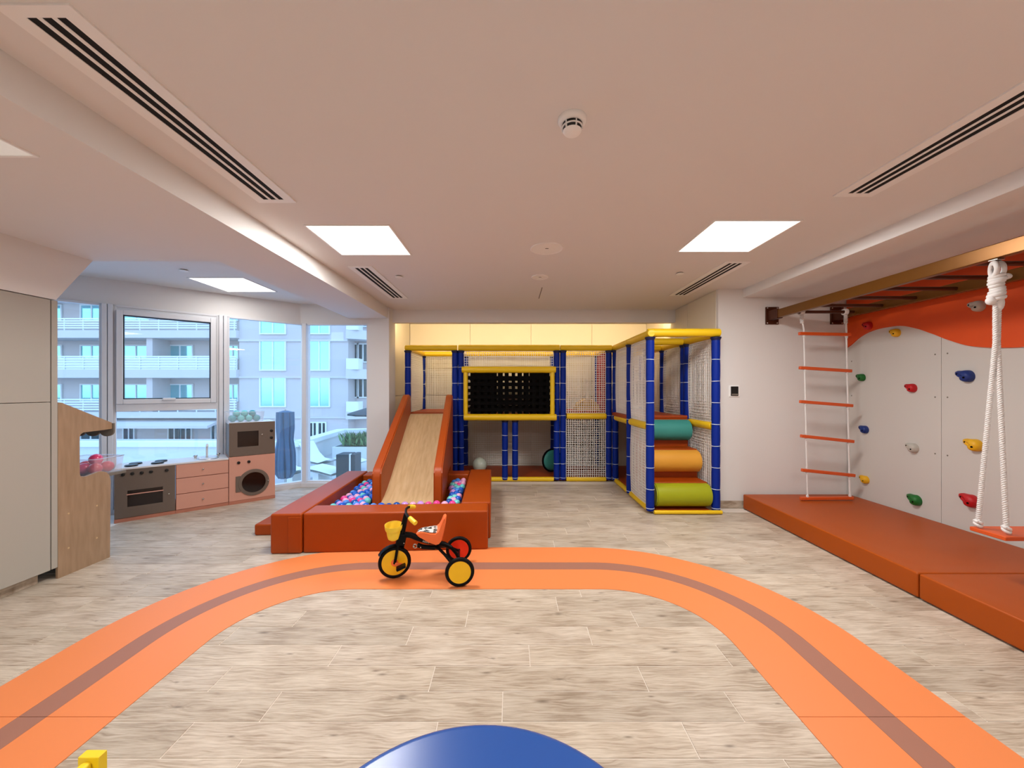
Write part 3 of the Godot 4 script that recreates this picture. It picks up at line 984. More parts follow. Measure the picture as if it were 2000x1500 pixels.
func play_frame() -> void:
	tie_mesh = MB.new().ring(0.0455, 0.0035, 14, 5).mesh()
	var t := thing("climbing_gym", "soft play climbing gym with padded blue posts and yellow bars", "climbing gym", V(0.4, 0, 5.9))
	var F := 5.90      # front row
	var B := 6.90      # back row
	var TOP := 1.985
	var YT := 2.035
	# posts: front row, back row, stair wing
	for p in [[-1.58, F], [-0.862, F], [-0.772, F], [0.690, F], [0.786, F], [1.485, F], [1.575, F - 0.04], [1.572, 5.13], [1.572, 4.385], [2.318, 4.385], [2.318, 5.09], [2.318, 5.20], [2.318, 5.92],
			[-1.58, B], [-0.82, B], [0.74, B], [1.53, B], [2.318, B]]:
		post(t, p[0], p[1], 0.03, TOP, 0.0)
	for x in [-0.100, 0.055]:
		post(t, x, F - 0.01, 0.03, 0.93, 0.0)
	# top bars
	bar(t, V(-1.62, YT, F), V(-0.83, YT, F)); bar(t, V(-0.81, YT, F), V(0.735, YT, F), 0.05); bar(t, V(0.745, YT, F), V(1.53, YT, F))
	bar(t, V(1.572, YT, F + 0.03), V(1.572, YT, 5.13)); bar(t, V(1.572, YT, 5.12), V(1.572, YT, 4.34)); bar(t, V(1.54, YT + 0.01, 4.385), V(2.36, YT + 0.01, 4.385), 0.048)
	bar(t, V(2.318, YT, 4.43), V(2.318, YT, 5.18)); bar(t, V(2.318, YT, 5.2), V(2.318, YT, 5.93)); bar(t, V(2.318, YT, 5.95), V(2.318, YT, B))
	bar(t, V(1.62, YT, 5.13), V(2.27, YT, 5.13)); bar(t, V(1.62, YT, F), V(2.27, YT, F))
	bar(t, V(-1.58, YT, B), V(-0.84, YT, B)); bar(t, V(-0.81, YT, B), V(0.73, YT, B)); bar(t, V(0.75, YT, B), V(1.52, YT, B)); bar(t, V(1.54, YT, B), V(2.318, YT, B))
	bar(t, V(-1.58, YT, F + 0.04), V(-1.58, YT, B - 0.04)); bar(t, V(1.53, YT, F + 0.04), V(1.53, YT, B - 0.04))
	# bars at deck height
	bar(t, V(0.84, 0.995, F - 0.01), V(1.44, 0.995, F - 0.01)); bar(t, V(1.572, 0.98, F - 0.11), V(1.572, 0.98, 5.19)); bar(t, V(1.572, 0.98, 5.07), V(1.572, 0.98, 4.44))
	bar(t, V(2.318, 0.98, 5.03), V(2.318, 0.98, 4.44)); bar(t, V(-1.53, 0.97, F), V(-0.91, 0.97, F))
	# bars at the floor
	for q in [[V(-0.72, 0.035, F), V(0.645, 0.035, F)], [V(0.835, 0.035, F), V(1.44, 0.035, F)], [V(1.572, 0.035, F - 0.10), V(1.572, 0.035, 5.19)], [V(1.572, 0.035, 5.07), V(1.572, 0.035, 4.44)], [V(1.60, 0.025, 4.335), V(2.36, 0.025, 4.335)]]:
		bar(t, q[0], q[1], 0.034 if q[0].y > 0.03 else 0.022)
	# floor pads and decks
	wpart(t, "floor_pad", MB.new().rbox(V(-1.53, 0.0, B - 0.06), V(1.50, 0.055, F + 0.045), 0.012), M.vinyl_deck)
	wpart(t, "floor_pad", MB.new().rbox(V(1.62, 0.0, B - 0.06), V(2.27, 0.055, 5.16), 0.012), M.vinyl_deck)
	wpart(t, "deck", MB.new().rbox(V(-1.535, 1.005, B - 0.05), V(-0.915, 1.06, F - 0.04), 0.012), M.vinyl_deck)
	wpart(t, "deck", MB.new().rbox(V(-0.80, 0.93, B - 0.05), V(0.735, 0.985, F + 0.10), 0.012), M.vinyl_deck)
	wpart(t, "deck", MB.new().rbox(V(0.74, 1.005, B - 0.05), V(1.525, 1.06, F + 0.05), 0.012), M.vinyl_deck)
	wpart(t, "deck", MB.new().rbox(V(1.53, 1.005, B - 0.05), V(2.27, 1.06, 5.145), 0.012), M.vinyl_deck)
	# nets
	var h := TOP - 1.06
	net(t, V(-1.54, 1.06, B), Vector3(0.68, 0, 0), Vector3(0, h, 0))
	net(t, V(-0.78, 0.06, B), Vector3(1.48, 0, 0), Vector3(0, 1.92, 0), 0.034)
	net(t, V(0.78, 0.06, B), Vector3(0.71, 0, 0), Vector3(0, 1.92, 0), 0.034)
	net(t, V(1.57, 1.06, B), Vector3(0.71, 0, 0), Vector3(0, h, 0))
	net(t, V(-1.58, 1.06, F + 0.05), Vector3(0, 0, -0.9), Vector3(0, h, 0))
	net(t, V(-0.72, 1.76, F), Vector3(1.36, 0, 0), Vector3(0, 0.22, 0), 0.034)
	net(t, V(0.835, 1.045, F), Vector3(0.60, 0, 0), Vector3(0, TOP - 1.045, 0), 0.034)
	net(t, V(0.835, 0.065, F), Vector3(0.60, 0, 0), Vector3(0, 0.89, 0), 0.034)
	net(t, V(1.575, 1.03, F - 0.10), Vector3(0, 0, 0.63), Vector3(0, TOP - 1.03, 0), 0.034)
	net(t, V(1.575, 1.03, 5.08), Vector3(0, 0, 0.645), Vector3(0, TOP - 1.03, 0), 0.034)
	net(t, V(1.575, 0.07, 5.08), Vector3(0, 0, 0.645), Vector3(0, 0.86, 0), 0.034)
	net(t, V(2.318, 1.03, 5.04), Vector3(0, 0, 0.605), Vector3(0, TOP - 1.03, 0), 0.034)
	net(t, V(2.318, 0.07, 5.04), Vector3(0, 0, 0.605), Vector3(0, 0.86, 0), 0.034)
	net(t, V(2.318, 1.06, 5.87), Vector3(0, 0, 0.62), Vector3(0, h, 0), 0.034)
	net(t, V(2.318, 1.06, B - 0.05), Vector3(0, 0, 0.88), Vector3(0, h, 0), 0.034)
	var red := net(t, V(1.53, 1.06, B - 0.05), Vector3(0, 0, 0.87), Vector3(0, h, 0), 0.05, "net_red", 0.008)
	red.set_meta("label", "red net across the upper deck")
	# yellow padded window with woven straps
	bar(t, V(-0.745, 1.700, F - 0.09), V(0.665, 1.700, F - 0.09), 0.05); bar(t, V(-0.715, 0.985, F - 0.09), V(0.675, 0.985, F - 0.09), 0.05)
	bar(t, V(-0.69, 1.02, F - 0.085), V(-0.69, 1.665, F - 0.085), 0.034); bar(t, V(0.615, 1.02, F - 0.085), V(0.615, 1.665, F - 0.085), 0.034)
	for layer in 4:  # rearmost layer is an addition that darkens the view through the holes
		var d := F - 0.06 + layer * 0.31
		for i in 12:
			var x := -0.594 + i * 0.1037
			wpart(t, "strap", MB.new().box(V(x - 0.027, 0.99, d + 0.004), V(x + 0.027, 1.70, d)), M.strap_black)
		for j in 6:
			var y := 1.095 + j * 0.097
			wpart(t, "strap", MB.new().box(V(-0.70, y - 0.026, d - 0.002), V(0.66, y + 0.026, d - 0.006)), M.strap_black)
	# stairs: three padded steps, each with a coloured roll on its nose
	var fronts := [4.46, 4.70, 4.95]
	var tops := [0.335, 0.68, 1.03]
	var cols := ["vinyl_green", "vinyl_mustard", "vinyl_teal"]
	var names := ["olive green padded roll", "mustard padded roll", "teal padded roll"]
	wpart(t, "base_board", MB.new().rbox(V(1.64, 0.0, 4.50), V(2.25, 0.04, 4.345), 0.008), M.vinyl_deck)
	for i in 3:
		var back: float = fronts[i + 1] if i < 2 else 5.14
		wpart(t, "step", MB.new().rbox(V(1.635, 0.045, back + 0.02), V(2.265, tops[i], fronts[i]), 0.015), M.vinyl)
		var yc: float = tops[i] - 0.145
		var r := 0.132
		# a padded half-roll: full at the ends, flat at the back
		var prof := PackedVector2Array()
		for k in 25:
			var a := -PI / 2.0 + PI * k / 24.0
			prof.append(Vector2(cos(a) * r * 1.02, sin(a) * r))
		var xf := Transform3D(Basis(Vector3(0, 0, 1), Vector3(0, 1, 0), Vector3(-1, 0, 0)), V(2.262, yc, fronts[i] + 0.004))
		var m := MB.new().prism(prof, 0.012, 0.612, xf)
		# rounded ends
		var small := PackedVector2Array()
		for p in prof:
			small.append(p * 0.93)
		m.prism(small, 0.0, 0.624, xf)
		var o := wpart(t, "roll", m, M[cols[i]])
		o.set_meta("label", names[i])
	wpart(t, "deck_edge", MB.new().rbox(V(1.635, 1.03, 5.16), V(2.265, 1.068, 4.965), 0.012), M.vinyl_deck)
	# things inside the frame
	solo("play_ball", MB.new().ball(V(-0.515, 0.175, 6.30), Vector3.ONE * 0.118, 16, 24), M.ball_white, "large pale play ball lying under the strap window", "ball")
	var c := thing("round_cushion", "round teal cushion with a black rim leaning beside the padded posts", "cushion", V(0.655, 0.056, 6.28))
	var tilt := Transform3D(Basis(Vector3.UP, 0.5) * Basis(Vector3.RIGHT, PI / 2.0), Vector3(0, 0.2, 0))
	part(c, "pad", MB.new().lathe([Vector2(0, -0.05), Vector2(0.12, -0.048), Vector2(0.165, -0.02), Vector2(0.165, 0.02), Vector2(0.12, 0.048), Vector2(0, 0.05)], 28, tilt), M.vinyl_teal)
	part(c, "rim", MB.new().ring(0.172, 0.018, 32, 8, tilt), M.strap_black)
	var drum := PackedVector2Array()
	for k in 21:
		var a := PI * k / 20.0
		drum.append(Vector2(cos(a) * 0.185, sin(a) * 0.185))
	solo("half_drum", MB.new().prism(drum, -0.17, 0.17, Transform3D(Basis(), V(1.235, 1.061, 6.38))), M.vinyl_tan, "tan half-round foam block on the upper deck behind the net", "foam block")
	# hanging punch bag
	var hb := thing("punch_bag", "grey and white punch bag hanging from a dark strap over the stair deck", "punch bag", V(1.93, 1.15, 5.60))
	part(hb, "strap", MB.new().prism(PackedVector2Array([Vector2(-0.03, 0.85), Vector2(0.03, 0.85), Vector2(0.009, 0.43), Vector2(-0.002, 0.43)]), -0.003, 0.003), M.valance)
	part(hb, "bag", MB.new().lathe([Vector2(0.0, 0.0), Vector2(0.09, 0.0), Vector2(0.105, 0.02), Vector2(0.11, 0.2), Vector2(0.105, 0.37), Vector2(0.09, 0.39), Vector2(0, 0.40)], 20), M.cabinet)
	part(hb, "band", MB.new().lathe([Vector2(0.1065, 0.06), Vector2(0.1125, 0.07), Vector2(0.113, 0.33), Vector2(0.1065, 0.34)], 20), M.valance)
	part(hb, "hook", MB.new().ring(0.02, 0.005, 14, 6, Transform3D(Basis(Vector3.RIGHT, PI / 2.0), Vector3(0.003, 0.415, 0))), M.steel)

# ------------------------------------------------------------------ ball pit
const PIT := Vector2(-2.052, 3.283)
const PIT_TURN := 0.0485

func pit_at(lx: float, y: float, ld: float) -> Vector3:
	return V(PIT.x, 0, PIT.y) + Basis(Vector3.UP, PIT_TURN) * Vector3(lx, y, -ld)

func pit_block(called: String, label: String, x0: float, x1: float, d0: float, d1: float, y1: float) -> MeshInstance3D:
	var hx := (x1 - x0) / 2.0
	var hd := (d1 - d0) / 2.0
	var o := solo(called, MB.new().rbox(Vector3(-hx, 0, -hd), Vector3(hx, y1, hd), 0.018, Transform3D(), 2), M.vinyl, label, "foam block")
	o.position = pit_at((x0 + x1) / 2.0, 0.0, (d0 + d1) / 2.0)
	o.rotation.y = PIT_TURN
	return o

func ball_pit() -> void:
	var H := 0.342
	var l := pit_block("foam_block", "orange foam block along the left of the ball pit, next to the low step", 0.0, 0.262, 0.0, 1.76, H)
	l.set_meta("label", "long orange foam wall of the ball pit beside the low step")
	part(l, "fastening_flap", MB.new().rbox(Vector3(0.02, 0.012, 0.878), Vector3(0.128, 0.315, 0.886), 0.004), M.vinyl)
	pit_block("foam_block", "long orange foam wall of the ball pit just behind the tricycle", 0.268, 1.848, 0.008, 0.25, H)
	pit_block("foam_block", "orange foam wall of the ball pit ending at the padded posts", 1.595, 1.872, 0.256, 1.76, H + 0.004)
	pit_block("foam_block", "orange foam wall of the ball pit under the slide", 0.268, 1.589, 1.53, 1.75, H - 0.008)
	pit_block("foam_step", "low orange foam step outside the ball pit", -0.395, -0.006, 0.44, 1.30, 0.108)
	var pad := pit_block("foam_floor", "thick orange foam floor inside the ball pit under the balls", 0.272, 1.585, 0.256, 1.524, 0.158)
	pad.set_meta("category", "foam floor")
	# balls: two layers in the open part of the pit
	var bm := MB.new().ball(Vector3.ZERO, Vector3.ONE * 0.0375, 10, 16).mesh()
	var kinds := [["ball_blue", "blue"], ["ball_aqua", "aqua"], ["ball_lilac", "lilac"], ["ball_sky", "sky blue"], ["ball_pink", "pale pink"], ["ball_navy", "navy blue"], ["ball_hotpink", "hot pink"]]
	var r := RandomNumberGenerator.new()
	r.seed = 12
	var placed := 0
	var s := 0.0765
	for layer in 2:
		for i in 17:
			for j in 18:
				var lx := 0.305 + i * s + (0.5 * s if j % 2 == 1 else 0.0) + (0.5 * s if layer == 1 else 0.0)
				var ld := 0.30 + j * s * 0.87 + (0.58 * s * 0.5 if layer == 1 else 0.0)
				if lx > 1.555 or ld > 1.49 or ld < 0.42:
					continue
				# the slide fills the middle (in pit coordinates it leans a little)
				var from_mid := lx - (1.035 - (ld - 0.55) * 0.055)
				if absf(from_mid) < (0.410 if layer == 1 else 0.436) and ld > 0.50:
					continue
				var heap := 0.197
				if layer == 1:
					heap = 0.256 + 0.008 * sin(lx * 5.0 + ld * 3.0)
				var k: int = r.randi() % 7
				if k == 6 and r.randf() < 0.6:
					k = 2
				var mtl: String = kinds[k][0]
				var where := "at the foot of the slide"
				if absf(from_mid) > 0.40:
					where = "between slide and step-side wall" if from_mid < 0.0 else "between slide and post-side wall"
				var lab: String = "%s plastic ball in the ball pit, %s" % [kinds[k][1], where]
				if layer == 1 and i == 14 and j == 8:
					mtl = "ball_red"
					lab = "bright red plastic ball in the orange ball pit, the only red one"
				var o := solo("pit_ball", bm, M[mtl], lab, "ball", "plastic balls in the ball pit")
				o.position = pit_at(lx + r.randf_range(-0.004, 0.004), heap + r.randf_range(0.0, 0.012 if layer == 1 else 0.004), ld + r.randf_range(-0.006, 0.006))
				placed += 1

# ------------------------------------------------------------------ slide
func slide() -> void:
	var t := thing("slide", "wooden slide with tall orange padded sides running into the ball pit", "slide", V(-1.062, 0, 3.95), 0.090)
	var side := PackedVector2Array([Vector2(-0.015, 0.172), Vector2(-0.015, 0.50), Vector2(0.0, 0.555), Vector2(0.04, 0.60), Vector2(1.60, 1.305), Vector2(1.66, 1.328), Vector2(1.72, 1.325), Vector2(1.765, 1.29), Vector2(1.78, 1.24),
		Vector2(1.78, 0.0), Vector2(1.30, 0.0), Vector2(1.30, 0.372), Vector2(0.80, 0.372), Vector2(0.55, 0.172)])
	for s in [-1.0, 1.0]:
		var m := MB.new()
		var inner := 0.262
		var outer := 0.352
		var xf := Transform3D(Basis(Vector3(0, 0, -1), Vector3(0, 1, 0), Vector3(1, 0, 0)), Vector3.ZERO)
		var a: float = inner if s > 0 else -outer
		var b: float = outer if s > 0 else -inner
		# soft edge: a slightly smaller outline on each face
		var thin := PackedVector2Array()
		for p in side:
			var c := Vector2(clampf(p.x, 0.0, 1.765), p.y)
			thin.append(c + Vector2(0.0, -0.012 if p.y > 0.45 else 0.0))
		m.prism(side, a + 0.012, b - 0.012, xf)
		m.prism(thin, a, b, xf)
		part(t, "padded_side", m, M.vinyl)
	var prof := [[-0.05, 0.254], [0.02, 0.260], [0.12, 0.283], [0.25, 0.325], [0.40, 0.39], [0.6, 0.487], [0.85, 0.613], [1.1, 0.74], [1.35, 0.867], [1.55, 0.968], [1.66, 1.015], [1.74, 1.038], [1.80, 1.042]]
	var top := []
	var low := []
	for p in prof:
		top.append([Vector3(-0.262, p[1], -p[0]), Vector3(0.262, p[1], -p[0])])
		low.append([Vector3(-0.262, p[1] - 0.03, -p[0]), Vector3(0.262, p[1] - 0.03, -p[0])])
	var bed := MB.new()
	bed.sheet(top); bed.sheet(low, true)
	var e0: Array = prof[0]
	bed.quad(Vector3(-0.262, e0[1], -e0[0]), Vector3(0.262, e0[1], -e0[0]), Vector3(0.262, e0[1] - 0.03, -e0[0]), Vector3(-0.262, e0[1] - 0.03, -e0[0]), Vector3(0, 0, 1))
	part(t, "slide_bed", bed, M.birch)

# ------------------------------------------------------------------ toy kitchen
func knob(parent: Node, called: String, x: float, y: float, r: float, m: Material, out := 0.018) -> void:
	part(parent, called, MB.new().lathe([Vector2(0, out), Vector2(r * 0.85, out), Vector2(r, out - 0.003), Vector2(r, 0.0), Vector2(r, 0.0), Vector2(0, 0)], 18, Transform3D(Basis(Vector3.RIGHT, PI / 2.0), Vector3(x, y, 0.0))), m)

func kitchen_unit(called: String, label: String, x0: float, org: Vector3, turn: float) -> Node3D:
	var t := thing(called, label, "toy kitchen unit", org + Basis(Vector3.UP, turn) * Vector3(x0, 0, 0), turn)
	return t

# front board with a rectangular opening
func holed(x0: float, x1: float, y0: float, y1: float, hx0: float, hx1: float, hy0: float, hy1: float, z0: float, z1: float) -> MB:
	var m := MB.new()
	m.box(Vector3(x0, y0, z0), Vector3(hx0, y1, z1)); m.box(Vector3(hx1, y0, z0), Vector3(x1, y1, z1))
	m.box(Vector3(hx0, y0, z0), Vector3(hx1, hy0, z1)); m.box(Vector3(hx0, hy1, z0), Vector3(hx1, y1, z1))
	return m

func toy_kitchen() -> void:
	var org := V(-4.15, 0, 4.034)
	var turn := atan2(0.662, 0.749)
	var W := 0.4865
	var H := 0.552
	var D := 0.37
	# oven
	var t := kitchen_unit("toy_oven", "taupe toy oven unit with black knobs next to the market stall", 0.0, org, turn)
	part(t, "body", MB.new().box(Vector3(0.002, 0.04, -D), Vector3(0.016, H, -0.014)).box(Vector3(W - 0.016, 0.04, -D), Vector3(W - 0.002, H, -0.014)).box(Vector3(0.016, 0.04, -D), Vector3(W - 0.016, H, -D + 0.012)).box(Vector3(0.016, 0.04, -D + 0.012), Vector3(W - 0.016, 0.055, -0.014)), M.toy_inside)
	part(t, "plinth", MB.new().box(Vector3(0.001, 0.0, -D), Vector3(W - 0.001, 0.038, -0.006)), M.pink_dark)
	part(t, "front_panel", holed(0.003, W - 0.003, 0.042, H, 0.10, 0.38, 0.152, 0.327, -0.014, 0.0), M.taupe)
	part(t, "oven_window", MB.new().box(Vector3(0.09, 0.142, -0.022), Vector3(0.39, 0.337, -0.0145)), M.toy_glass)
	part(t, "towel_rail", MB.new().tube([Vector3(0.095, 0.285, 0.004), Vector3(0.385, 0.285, 0.004)], 0.006, 10), M.pink)
	for x in [0.068, 0.139, 0.2115, 0.284, 0.413]:
		knob(t, "knob", x, 0.503, 0.0155, M.black_plastic)
	knob(t, "door_knob", 0.431, 0.24, 0.008, M.steel, 0.02)
	# drawers
	t = kitchen_unit("toy_drawer_unit", "pink toy kitchen unit with three drawers", W, org, turn)
	part(t, "body", MB.new().box(Vector3(0.002, 0.04, -D), Vector3(W - 0.002, H, -0.016)), M.pink_dark)
	part(t, "plinth", MB.new().box(Vector3(0.001, 0.0, -D), Vector3(W - 0.001, 0.038, -0.006)), M.pink_dark)
	for q in [[0.042, 0.212], [0.219, 0.390], [0.397, 0.549]]:
		var dr := part(t, "drawer", MB.new().rbox(Vector3(0.005, q[0], -0.0155), Vector3(W - 0.005, q[1], 0.0), 0.002), M.pink)
		knob(dr, "knob", W / 2.0, (q[0] + q[1]) / 2.0, 0.0085, M.steel, 0.022)
	# washing machine
	t = kitchen_unit("toy_washing_machine", "pink toy washing machine with a round taupe door under the toy microwave", W * 2.0, org, turn)
	part(t, "body", MB.new().box(Vector3(0.002, 0.04, -D), Vector3(W - 0.002, 0.578, -0.001)), M.pink)
	part(t, "plinth", MB.new().box(Vector3(0.001, 0.0, -D), Vector3(W - 0.001, 0.038, 0.003)), M.pink_dark)
	var cx := 1.2274 - W * 2.0
	var xf := Transform3D(Basis(Vector3.RIGHT, PI / 2.0), Vector3(cx, 0.242, 0.0))
	part(t, "door_ring", MB.new().lathe([Vector2(0.126, 0.0), Vector2(0.126, 0.016), Vector2(0.126, 0.016), Vector2(0.160, 0.016), Vector2(0.163, 0.013), Vector2(0.163, 0.0)], 48, xf).rbox(Vector3(1.041 - W * 2.0, 0.145, 0.0), Vector3(cx - 0.135, 0.337, 0.013), 0.002), M.taupe)
	part(t, "door_window", MB.new().lathe([Vector2(0, 0.004), Vector2(0.127, 0.004)], 40, xf), M.toy_glass)
	knob(t, "knob", 1.0704 - W * 2.0, 0.504, 0.017, M.black_plastic)
	knob(t, "knob", 1.175 - W * 2.0, 0.504, 0.017, M.black_plastic)
	part(t, "door_knob", MB.new().lathe([Vector2(0, 0.038), Vector2(0.007, 0.036), Vector2(0.009, 0.03), Vector2(0.006, 0.016)], 14, Transform3D(Basis(Vector3.RIGHT, PI / 2.0), Vector3(1.374 - W * 2.0, 0.245, 0.0))), M.steel)
	# microwave
	t = kitchen_unit("toy_microwave", "taupe toy microwave standing on the pink toy washing machine", W * 2.0, org, turn)
	t.set_meta("category", "toy microwave")
	var y0 := 0.581
	var y1 := 0.992
	part(t, "body", MB.new().box(Vector3(0.002, y0, -D), Vector3(0.016, y1, -0.014)).box(Vector3(W - 0.016, y0, -D), Vector3(W - 0.002, y1, -0.014)).box(Vector3(0.002, y0, -D), Vector3(W - 0.002, y1, -D + 0.012)).box(Vector3(0.016, y0, -D), Vector3(W - 0.016, y0 + 0.012, -0.014)), M.taupe)
	part(t, "top_board", MB.new().rbox(Vector3(0.0, y1 - 0.014, -D), Vector3(W, y1 + 0.002, -0.013), 0.002), M.worktop)
	part(t, "front_panel", holed(0.002, W - 0.002, y0 + 0.002, y1, 0.086, 0.305, 0.692, 0.884, -0.013, 0.0), M.taupe)
	part(t, "window", MB.new().box(Vector3(0.076, 0.682, -0.024), Vector3(0.315, 0.894, -0.0145)), M.toy_glass)
	knob(t, "door_knob", 0.341, 0.832, 0.009, M.steel, 0.022)
	knob(t, "knob", 0.444, 0.874, 0.0165, M.black_plastic)
	knob(t, "knob", 0.444, 0.785, 0.0165, M.black_plastic)
	# worktop with hob plates and sink
	t = kitchen_unit("toy_worktop", "white toy kitchen worktop with black hob plates and a small sink", 0.0, org, turn)
	t.set_meta("category", "worktop")
	part(t, "board", MB.new().rbox(Vector3(0.0, 0.5525, -D - 0.02), Vector3(W * 2.0 - 0.002, 0.571, 0.006), 0.003), M.worktop)
	for q in [[0.125, -0.10], [0.335, -0.115]]:
		for k in 2:
			part(t, "hob_plate", MB.new().lathe([Vector2(0, 0.571 + 0.016), Vector2(0.05, 0.571 + 0.016), Vector2(0.055, 0.571 + 0.012), Vector2(0.055, 0.571)], 24, Transform3D(Basis(), Vector3(q[0] + k * 0.028, 0.0, q[1] - k * 0.135))), M.black_plastic)
	var sx := 0.78
	part(t, "sink_bowl", MB.new().lathe([Vector2(0.0, 0.562), Vector2(0.075, 0.565), Vector2(0.092, 0.5745), Vector2(0.108, 0.5755), Vector2(0.108, 0.5715)], 32, Transform3D(Basis(), Vector3(sx, 0, -0.16))), M.steel)
	part(t, "tap", MB.new().tube([Vector3(sx, 0.571, -0.28), Vector3(sx, 0.68, -0.28), Vector3(sx, 0.715, -0.272), Vector3(sx, 0.728, -0.25), Vector3(sx, 0.722, -0.225), Vector3(sx, 0.70, -0.215)], 0.011, 12), M.worktop)
	for k in [-0.11, 0.11]:
		part(t, "tap_handle", MB.new().lathe([Vector2(0.0, 0.609), Vector2(0.02, 0.607), Vector2(0.023, 0.597), Vector2(0.014, 0.585), Vector2(0.014, 0.571)], 16, Transform3D(Basis(), Vector3(sx + k, 0, -0.27))), M.steel)
	# tub of teal balls on the microwave
	var bs := Basis(Vector3.UP, turn)
	tub_of_balls(org + bs * Vector3(W * 2.0 + 0.18, y1 + 0.0025, -0.19), turn, 0.40, 0.24, 0.125, ["ball_teal", "ball_aqua"], "clear plastic tub of teal balls on the toy microwave", ["teal plastic ball in the tub on the microwave", "aqua plastic ball in the tub on the microwave"], "balls in the tub on the microwave", 3, 0.0405)

func tub_of_balls(at: Vector3, turn: float, w: float, d: float, h: float, cols: Array, label: String, labels: Array, group: String, sd: int, br := 0.036) -> void:
	var t := thing("plastic_tub", label, "tub", at, turn)
	var m := MB.new()
	var a := 0.92
	# four leaning walls and a bottom, with thickness
	var outer := [Vector3(-w / 2 * a, 0, -d / 2 * a), Vector3(w / 2 * a, 0, -d / 2 * a), Vector3(w / 2 * a, 0, d / 2 * a), Vector3(-w / 2 * a, 0, d / 2 * a)]
	var upper := [Vector3(-w / 2, h, -d / 2), Vector3(w / 2, h, -d / 2), Vector3(w / 2, h, d / 2), Vector3(-w / 2, h, d / 2)]
	for i in 4:
		var j := (i + 1) % 4
		var mid: Vector3 = (outer[i] + outer[j]) / 2.0
		m.quad(outer[i], outer[j], upper[j], upper[i], Vector3(mid.x, 0.02, mid.z).normalized() if absf(mid.x) > 0.001 or absf(mid.z) > 0.001 else Vector3.UP)
	m.quad(outer[0], outer[1], outer[2], outer[3], Vector3.UP)
	part(t, "walls", m, M.clear_tub)
	part(t, "rim", MB.new().tube([upper[0], upper[1], upper[2], upper[3]], 0.005, 6, false, true), M.clear_tub)
	var r := RandomNumberGenerator.new()
	r.seed = sd
	var bm := MB.new().ball(Vector3.ZERO, Vector3.ONE * br, 12, 18).mesh()
	var pitch := br * 2.0 + 0.003
	var nx := int((w * a - 0.004) / pitch)
	var nz := int((d * a - 0.004) / pitch)
	for layer in 2:
		for i in nx - layer:
			for k in nz - layer:
				if layer == 1 and r.randf() < 0.35:
					continue
				var c := r.randi() % cols.size()
				var o := solo("tub_ball", bm, M[cols[c]], labels[c], "ball", group)
				var p := Vector3((i - (nx - layer - 1) / 2.0) * pitch, br + 0.002 + layer * br * 1.5, (k - (nz - layer - 1) / 2.0) * pitch)
				o.position = at + Basis(Vector3.UP, turn) * p

# ------------------------------------------------------------------ market stall
func market_stall() -> void:
	var t := thing("market_stall", "wooden toy market stall with a sloping scalloped roof beside the tall cabinet", "market stall", V(-3.7, 0, 3.05))
	var side := PackedVector2Array([Vector2(2.8612, 0), Vector2(3.232, 0), Vector2(3.238, 0.64), Vector2(3.228, 0.685), Vector2(3.205, 0.715), Vector2(3.172, 0.73), Vector2(3.14, 0.733), Vector2(3.10, 0.724), Vector2(3.055, 0.716), Vector2(3.025, 0.717), Vector2(3.010, 0.727), Vector2(3.006, 0.75),
		Vector2(3.006, 1.03), Vector2(3.012, 1.052), Vector2(3.03, 1.064), Vector2(3.10, 1.066), Vector2(3.18, 1.068), Vector2(3.248, 1.072), Vector2(3.248, 1.122), Vector2(2.885, 1.303), Vector2(2.8612, 1.306)])
	var xf := Transform3D(Basis(Vector3(0, 0, -1), Vector3(0, 1, 0), Vector3(1, 0, 0)), Vector3.ZERO)
	for x in [-3.369, -4.06]:
		wpart(t, "side_panel", MB.new().prism(side, x - 0.006, x + 0.012, xf), M.stall_wood)
	# sloping roof boards and valance
	wpart(t, "roof", MB.new().prism(PackedVector2Array([Vector2(2.89, 1.286), Vector2(3.246, 1.108), Vector2(3.246, 1.095), Vector2(2.89, 1.272)]), -4.047, -3.376, xf), M.valance)
	var val := PackedVector2Array([Vector2(-4.06, 1.118), Vector2(-3.345, 1.118)])
	for k in 6:
		var x0 := -3.345 - k * 0.119
		for j in 9:
			var a := PI * j / 8.0
			val.append(Vector2(x0 - 0.0595 + cos(a) * 0.0595, 1.052 - sin(a) * 0.045))
	wpart(t, "valance", MB.new().prism(val, -3.262, -3.250), M.valance)
	wpart(t, "counter", MB.new().rbox(V(-4.046, 0.66, 3.225), V(-3.377, 0.678, 2.88), 0.003), M.worktop)
	wpart(t, "counter", MB.new().rbox(V(-4.046, 0.655, 3.475), V(-3.462, 0.678, 3.226), 0.003), M.valance)
	wpart(t, "front_board", MB.new().box(V(-4.046, 0.02, 3.222), V(-3.377, 0.658, 3.21)), M.stall_wood)
	for z in [2.93, 3.13]:
		for y in [0.20, 0.46]:
			wpart(t, "screw_cap", MB.new().lathe([Vector2(0, 0.0015), Vector2(0.006, 0.0012), Vector2(0.007, 0)], 12, Transform3D(Basis(Vector3.BACK, -PI / 2.0), V(-3.3568, y, z))), M.birch)
	tub_of_balls(V(-3.645, 0.679, 3.345), 0.0, 0.335, 0.245, 0.135, ["ball_crimson", "ball_rose"], "clear plastic tub of red balls on the market stall counter", ["crimson plastic ball in the market stall tub", "rose pink plastic ball in the market stall tub"], "balls in the market stall tub", 8, 0.0465)

